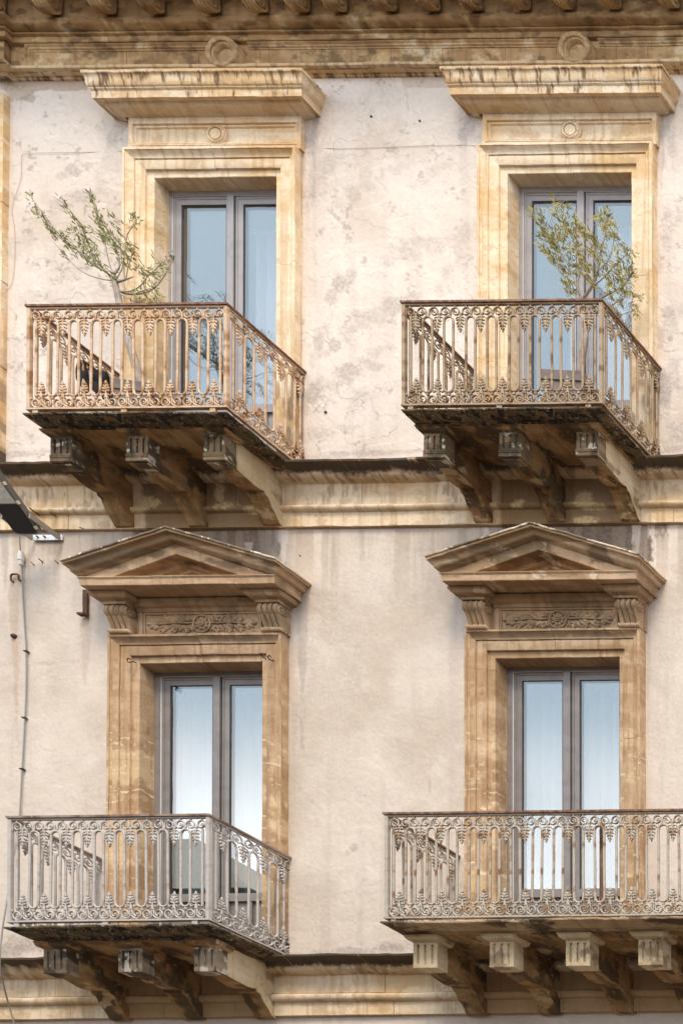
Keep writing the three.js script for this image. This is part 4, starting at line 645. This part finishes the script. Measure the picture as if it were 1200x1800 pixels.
olive('bushy olive tree with yellowing leaves in the pot on the upper right balcony', {
  seed: 12, r: [.034, .022], yellow: .9, trunk: path(.40, .36, [1020, 690], [1024, 630], [1030, 590], [1028, 560], [1024, 540], [1023, 526]),
  limbs: [[path(.36, .44, [1023, 528], [1040, 506], [1052, 478], [1055, 455], [1062, 425], [1066, 395], [1062, 370]), .014], [path(.36, .3, [1023, 526], [1014, 500], [1002, 470], [985, 440], [970, 418], [950, 392], [935, 370]), .008], [path(.36, .5, [1024, 530], [1018, 500], [1020, 465], [1012, 430], [1000, 405], [985, 375], [978, 356]), .008], [path(.36, .46, [1030, 550], [1050, 530], [1075, 515], [1095, 505], [1112, 478], [1110, 450]), .008],
    [path(.36, .3, [1028, 560], [1058, 548], [1080, 535], [1100, 520], [1120, 522]), .006], [path(.36, .5, [1040, 506], [1060, 490], [1082, 468], [1104, 445]), .006], [path(.36, .24, [1024, 530], [1004, 512], [994, 490], [975, 462], [960, 440]), .006], [path(.4, .3, [1052, 478], [1044, 450], [1038, 425], [1025, 405], [1010, 390]), .005], [path(.4, .48, [1052, 478], [1072, 455], [1080, 425], [1082, 400]), .005], [path(.36, .44, [1030, 552], [1062, 556], [1085, 555], [1116, 546]), .004]],
  tufts: tufts(.39, .30, 46, [978, 357], [990, 361], [935, 372], [955, 382], [980, 378], [993, 385], [1010, 390], [1020, 398], [955, 402], [962, 409], [975, 408], [988, 400], [1000, 403], [994, 412], [1060, 374], [1070, 380], [1055, 386], [1080, 393], [1062, 400], [1072, 405], [1082, 412], [1068, 415], [960, 420], [970, 425], [985, 420], [978, 432], [1015, 410], [1030, 415], [1042, 415], [1048, 425], [960, 440], [965, 445], [995, 437], [1010, 428], [1018, 435], [1030, 440], [1045, 435], [1065, 440], [1085, 445], [1100, 440], [1108, 440], [975, 460], [990, 465], [1015, 465], [1035, 470], [1060, 465], [1080, 468], [1098, 470], [1110, 465], [1112, 480], [995, 485], [1000, 510], [1008, 503], [1065, 485], [1085, 490], [1100, 495], [1095, 505], [1105, 515], [1120, 520], [1075, 520], [1090, 530], [1085, 550], [1117, 545], [1060, 545], [1030, 480], [1040, 490], [1005, 450], [1022, 452], [1050, 450], [1090, 480], [1072, 500], [1082, 508], [1098, 482], [1014, 480]),
});
function planter(label, x, z, s, h, turn) {
  const t = tag(grp('planter', scene, [x, 13.152, z]), label, 'planter'); t.rotation.y = turn;
  const m = speckle([.27, .215, .185], [.23, .18, .155], 14, .8, .001), f = (s0, s1, y0, y1) => { const q = new THREE.CylinderGeometry(s1 * Math.SQRT2, s0 * Math.SQRT2, y1 - y0, 4, 1).rotateY(Math.PI / 4).translate(0, (y0 + y1) / 2, 0); return facadeUV(q.toNonIndexed()); };
  for (const [n, g] of [['body', f(s * .74, s * .92, 0, h - .09)], ['rim', f(s * .99, s, h - .09, h)]]) { g.computeVertexNormals(); mesh(n, g, m, t); }
  const e = f(s * .86, s * .86, h - .002, h + .004); e.computeVertexNormals(); mesh('soil', e, M.bark, t);
}
planter('taupe square planter of the leaning olive tree, upper left balcony', .235, .37, .155, .53, .18);
planter('taupe square planter of the bushy olive tree, upper right balcony', 4.40, .37, .20, .54, .08);
{ // black rag caught on the side railing
  const g = new THREE.PlaneGeometry(.27, .24, 18, 16), p = g.attributes.position;
  for (let i = 0; i < p.count; i++) { const x = p.getX(i), y = p.getY(i), e = n2(x * 14 + 3, y * 6); p.setXYZ(i, x * (1 - .4 * ss(.0, -.12, y)) + (e - .5) * .03, y - .10 * ss(.02, .13, Math.abs(x + .03)) * (y < 0 ? 1 : .3) + .03 * n2(x * 22, 7), .03 * Math.sin(x * 46) + .02 * n2(x * 20, y * 20)); }
  const t = tag(grp('black_rag', scene, [-.40, 13.94, .20]), 'crumpled black cloth hanging inside the left end of the orange railing', 'cloth'); g.rotateY(1.1); g.computeVertexNormals();
  mesh('cloth', g, rough([.006, .006, .008], .8, { side: THREE.DoubleSide }), t);
}

// ---------------------------------------------------------------- fittings on the wall
{ // floodlight on its bracket
  const t = tag(grp('flood_lamp', scene, [-1.08, 12.5, .1]), 'grey and black LED floodlight on a bracket at the left edge, under the upper ledge', 'floodlight');
  const ang = .73, head = new THREE.Group(), W = .225, L = .66, add_ = (n, g, m) => { g.rotateX(-ang).translate(.0, -.045, .085); mesh(n, g, m, t); };
  const rb = (x0, x1, y0, y1, z0, z1) => { const s = new THREE.Shape(), r = .035; s.moveTo(x0 + r, z0); s.lineTo(x1 - r, z0); s.absarc(x1 - r, z0 + r, r, -Math.PI / 2, 0); s.lineTo(x1, z1); s.lineTo(x0, z1); s.lineTo(x0, z0 + r); s.absarc(x0 + r, z0 + r, r, Math.PI, Math.PI * 1.5); return new THREE.ExtrudeGeometry(s, { depth: y1 - y0, bevelEnabled: true, bevelSize: .004, bevelThickness: .004, bevelSegments: 2 }).rotateX(Math.PI / 2).translate(0, y1, 0); };
  add_('housing', rb(-W / 2, W / 2, 0, .055, 0, L), rough([.20, .185, .17], .45, { metalness: .4 }));
  add_('driver_cover', rb(-W / 2 + .008, W / 2 - .008, -.012, 0, .01, .235), rough([.018, .014, .012], .5));
  const led = new THREE.BoxGeometry(W - .03, .008, .40).translate(0, -.004, .445); add_('led_panel', led, rough([.62, .61, .58], .35));
  for (let a = 0; a < 3; a++) for (let b = 0; b < 6; b++) add_('led_chip', new THREE.CylinderGeometry(.013, .013, .006, 8).translate(-.06 + a * .06, -.010, .29 + b * .06), rough([.70, .66, .50], .3));
  for (const z of [.05, .25, .40]) add_('clip', new THREE.BoxGeometry(.014, .03, .025).translate(W / 2 + .002, .005, z), rough([.66, .56, .42], .4));
  add_('hinge', new THREE.CylinderGeometry(.02, .02, W + .03, 10).rotateZ(Math.PI / 2).translate(0, .03, .10), rough([.24, .22, .2], .45, { metalness: .5 }));
  mesh('arm', new THREE.BoxGeometry(.012, .055, .26).rotateX(-.10).translate(.135, .045, .06), rough([.33, .30, .27], .5, { metalness: .3 }), t);
  mesh('arm', new THREE.BoxGeometry(.012, .055, .26).rotateX(-.10).translate(-.135, .045, .06), rough([.33, .30, .27], .5, { metalness: .3 }), t);
  mesh('bracket_plate', new THREE.BoxGeometry(.29, .052, .008).translate(0, .045, -.085), rough([.72, .74, .80], .4), t);
  for (const x of [-.09, -.02, .09]) mesh('bolt', new THREE.CylinderGeometry(.008, .008, .02, 8).rotateX(Math.PI / 2).translate(x, .048, -.075), M.seal, t);
}
const tube = (name, label, cat, pts, r, mat, n = 60) => tag(mesh(name, curve(pts, n, r, 7), mat), label, cat);
{
  const top = at(38, 945, .22);
  const c = tag(grp('power_cable', scene, at(39, 980, .035).toArray()), 'grey power cable running down from the floodlight past the lower left balcony', 'cable'), b = at(39, 980, .035), R = p => p.clone().sub(b);
  mesh('lead', curve([top, at(38, 955, .1), at(39, 968, .04), at(40, 976, .03)].map(R), 20, .004, 6), M.cable, c);
  mesh('coupling', [new THREE.CylinderGeometry(.024, .024, .06, 12), new THREE.CylinderGeometry(.016, .02, .035, 12).translate(0, .045, 0), new THREE.CylinderGeometry(.02, .015, .05, 12).translate(0, -.05, 0)].map(g => g.translate(...R(at(40, 980, .03)).toArray())), rough([.62, .60, .57], .5), c);
  mesh('sheath', curve([at(41, 990, .022), at(44, 1060, .018), at(47, 1110, .018), at(49, 1140, .018), at(49, 1210, .018), at(45, 1300, .018), at(41, 1370, .018), at(38, 1430, .02)].map(R), 60, .006, 7), M.cable, c);
  mesh('sheath', curve([at(38, 1430, .02), at(31, 1480, .03), at(21, 1545, .12), at(14, 1590, .22), at(6, 1645, .25), at(3, 1692, .27), at(9, 1730, .2), at(18, 1765, .1), at(28, 1800, .06), at(36, 1840, .04)].map(R), 60, .006, 7), M.cable, c);
  for (const [u, v] of [[49, 1145], [46, 1262], [42, 1352]]) mesh('cable_clip', new THREE.BoxGeometry(.035, .008, .03).translate(...R(at(u, v, .018)).toArray()), M.seal, c);
}
tube('bell_wire', 'thin old wire strung along the wall left of the upper left window', 'wire', [at(226, 265, .07), at(218, 266, .008), at(130, 268, .008), at(45, 270, .008), at(42, 271, .008), at(40, 310, .008), at(33, 335, .008), at(24, 366, .008), at(28, 400, .008), at(29, 440, .008), at(26, 485, .008), at(20, 505, .008), at(9, 515, .01), at(7, 530, .066)], .0016, M.wire, 120);
tube('bell_wire', 'thin wire strung along the wall between the two upper windows', 'wire', [at(528, 258, .07), at(536, 259, .008), at(600, 261, .006), at(700, 258, .006), at(790, 255, .006), at(838, 256, .008), at(846, 256, .07)], .0014, M.wire, 60);
const pin = (u, v, du, dv, label, r = .006) => { const a = at(u, v, 0), b = at(u - du, v - dv, Math.min(.12, .006 * du)); tag(mesh('iron_pin', [new THREE.TubeGeometry(new THREE.LineCurve3(a, b), 2, r, 6), new THREE.SphereGeometry(r * 1.6, 6, 5).translate(a.x, a.y, .004)], M.rust), label, 'iron pin'); };
pin(79, 911, 24, 18, 'longer rusty iron pin in the ledge band right of the floodlight'); pin(107, 911, 15, 9, 'shorter rusty iron pin in the ledge band, farther right of the floodlight');
pin(63, 993, 6, 5, 'rusty nail in the plaster just below the floodlight bracket', .004); pin(78, 988, 7, 6, 'pair of bent nails in the plaster right of the cable coupling', .005); pin(105, 990, 6, 5, 'rusty nail beside the tip of the left pediment', .004); pin(155, 931, 12, 4, 'thin rusty pin under the ledge left of the left pediment', .004);
{
  const s0 = at(25, 1022, .01), s1 = at(38, 1020, .01), h = at(25, 1010, .03).y;
  tube('iron_staple', 'rusty iron staple in the plaster beside the grey cable', 'iron staple', [V(s0.x, s0.y, 0), V(s0.x, s0.y, .02), V(s0.x, h, .022), V(s0.x + .01, h + .008, .022), V(s1.x - .01, h + .008, .022), V(s1.x, h, .022), V(s1.x, s1.y, .02), V(s1.x, s1.y, 0)], .008, M.rust, 40);
  const q = at(28, 1120, .0);
  tag(mesh('rusted_stub', finish(new THREE.IcosahedronGeometry(.028, 2).scale(1, .8, .7).translate(q.x, q.y, .008), .02), M.rust), 'rusted iron stub with a rust run below it, left wall', 'iron stub');
  const a = at(153, 1037, .02), b = at(153, 1082, .02), t = tag(grp('iron_bracket', scene, [a.x, (a.y + b.y) / 2, .02]), 'flat rusty iron bracket below the left end of the left pediment', 'iron bracket');
  mesh('plate', worn(new THREE.BoxGeometry(.044, a.y - b.y, .012, 2, 8, 1), .004), M.rust, t); mesh('foot', worn(new THREE.BoxGeometry(.07, .018, .045, 3, 1, 2), .004).translate(-.012, -(a.y - b.y) / 2, .014), M.rust, t);
  const hook = (pts, label) => tube('awning_hook', label, 'hook', pts, .0055, M.rust, 30);
  hook([at(242, 1165, .02), at(236, 1163, .06), at(229, 1164, .08), at(226, 1160, .08), at(229, 1157, .08), at(232, 1159, .08)], 'small rusty hook on the left jamb of the lower left window');
  hook([at(486, 1160, .03), at(478, 1160, .06), at(473, 1155, .09), at(476, 1152, .09), at(479, 1156, .09)], 'curled rusty hook on the right jamb of the lower left window');
  hook([at(473, 1161, .03), at(464, 1154, .06), at(460, 1149, .09), at(463, 1149, .09)], 'straight rusty hook beside the curled one, lower left window');
}

// ---------------------------------------------------------------- one house across the street mirrored in the panes, the rest added against low sky light
{
  const roofM = speckle([.56, .50, .42], [.42, .37, .31], 40, .95), dark = rough([.06, .06, .07], .3), trim = rough([.66, .62, .52], .9);
  const house = (label, x0, x1, H, ridge, tone, seed) => {
    const W = x1 - x0, h = tag(grp('house', scene, [x0, 0, 18]), label, 'house', 'houses across the street');
    mesh('wall', plain(0, W, 0, H, 0, 11), speckle(tone, tone.map(c => c * .85), 20, .95), h);
    const rp = [[-.25, H, -.5], [W + .25, H, -.5], [W + .25, H, 11.5], [-.25, H, 11.5], [W * .32, ridge, 5.5], [W * .62, ridge, 5.5]], g = new THREE.BufferGeometry();
    g.setAttribute('position', new THREE.Float32BufferAttribute(rp.flat(), 3)); g.setIndex([0, 1, 5, 0, 5, 4, 1, 2, 5, 2, 3, 4, 2, 4, 5, 3, 0, 4]); const ng = g.toNonIndexed(); ng.computeVertexNormals(); mesh('roof', facadeUV(ng), roofM, h);
    const n = Math.floor((W - 1) / 2.9); for (let i = 0; i < n; i++) for (let j = 0; j < 4; j++) { const w = grp('window', h, [1 + i * 2.9, 1.6 + j * 3.5, 0]); mesh('frame', plain(-.15, 1.15, -.1, 2.1, -.06, -.01), trim, w); mesh('pane', plain(0, 1, .02, 1.98, -.08, -.065), dark, w); }
    mesh('chimney', plain(W * .35, W * .35 + .8, ridge - 1.6, ridge + 1, 3.2, 4), speckle(tone, tone.map(c => c * .8), 20, .95), h);
  };
  house('pale house with a high hipped roof across the street, mirrored in the lower left window', -36, -17.2, 18.2, 22.6, [.42, .35, .27]);
  house('ochre house added across the street to block low sky light, right of the high hipped roof', -16.8, 4, 14.4, 16.2, [.36, .25, .15]);
  house('grey plastered house added across the street to block low sky light, behind the camera', 4.4, 19, 14.0, 16.0, [.32, .27, .22]);
  house('cream house added across the street to block low sky light, far to the right', 19.4, 34, 14.6, 16.4, [.40, .33, .25]);
  house('brown house added across the street to block low sky light, far to the left', -52, -36.4, 14.2, 16.4, [.34, .26, .18]);
}

scene.traverse(o => { if (o.isMesh) o.castShadow = o.receiveShadow = true; });
renderer.render(scene, camera);
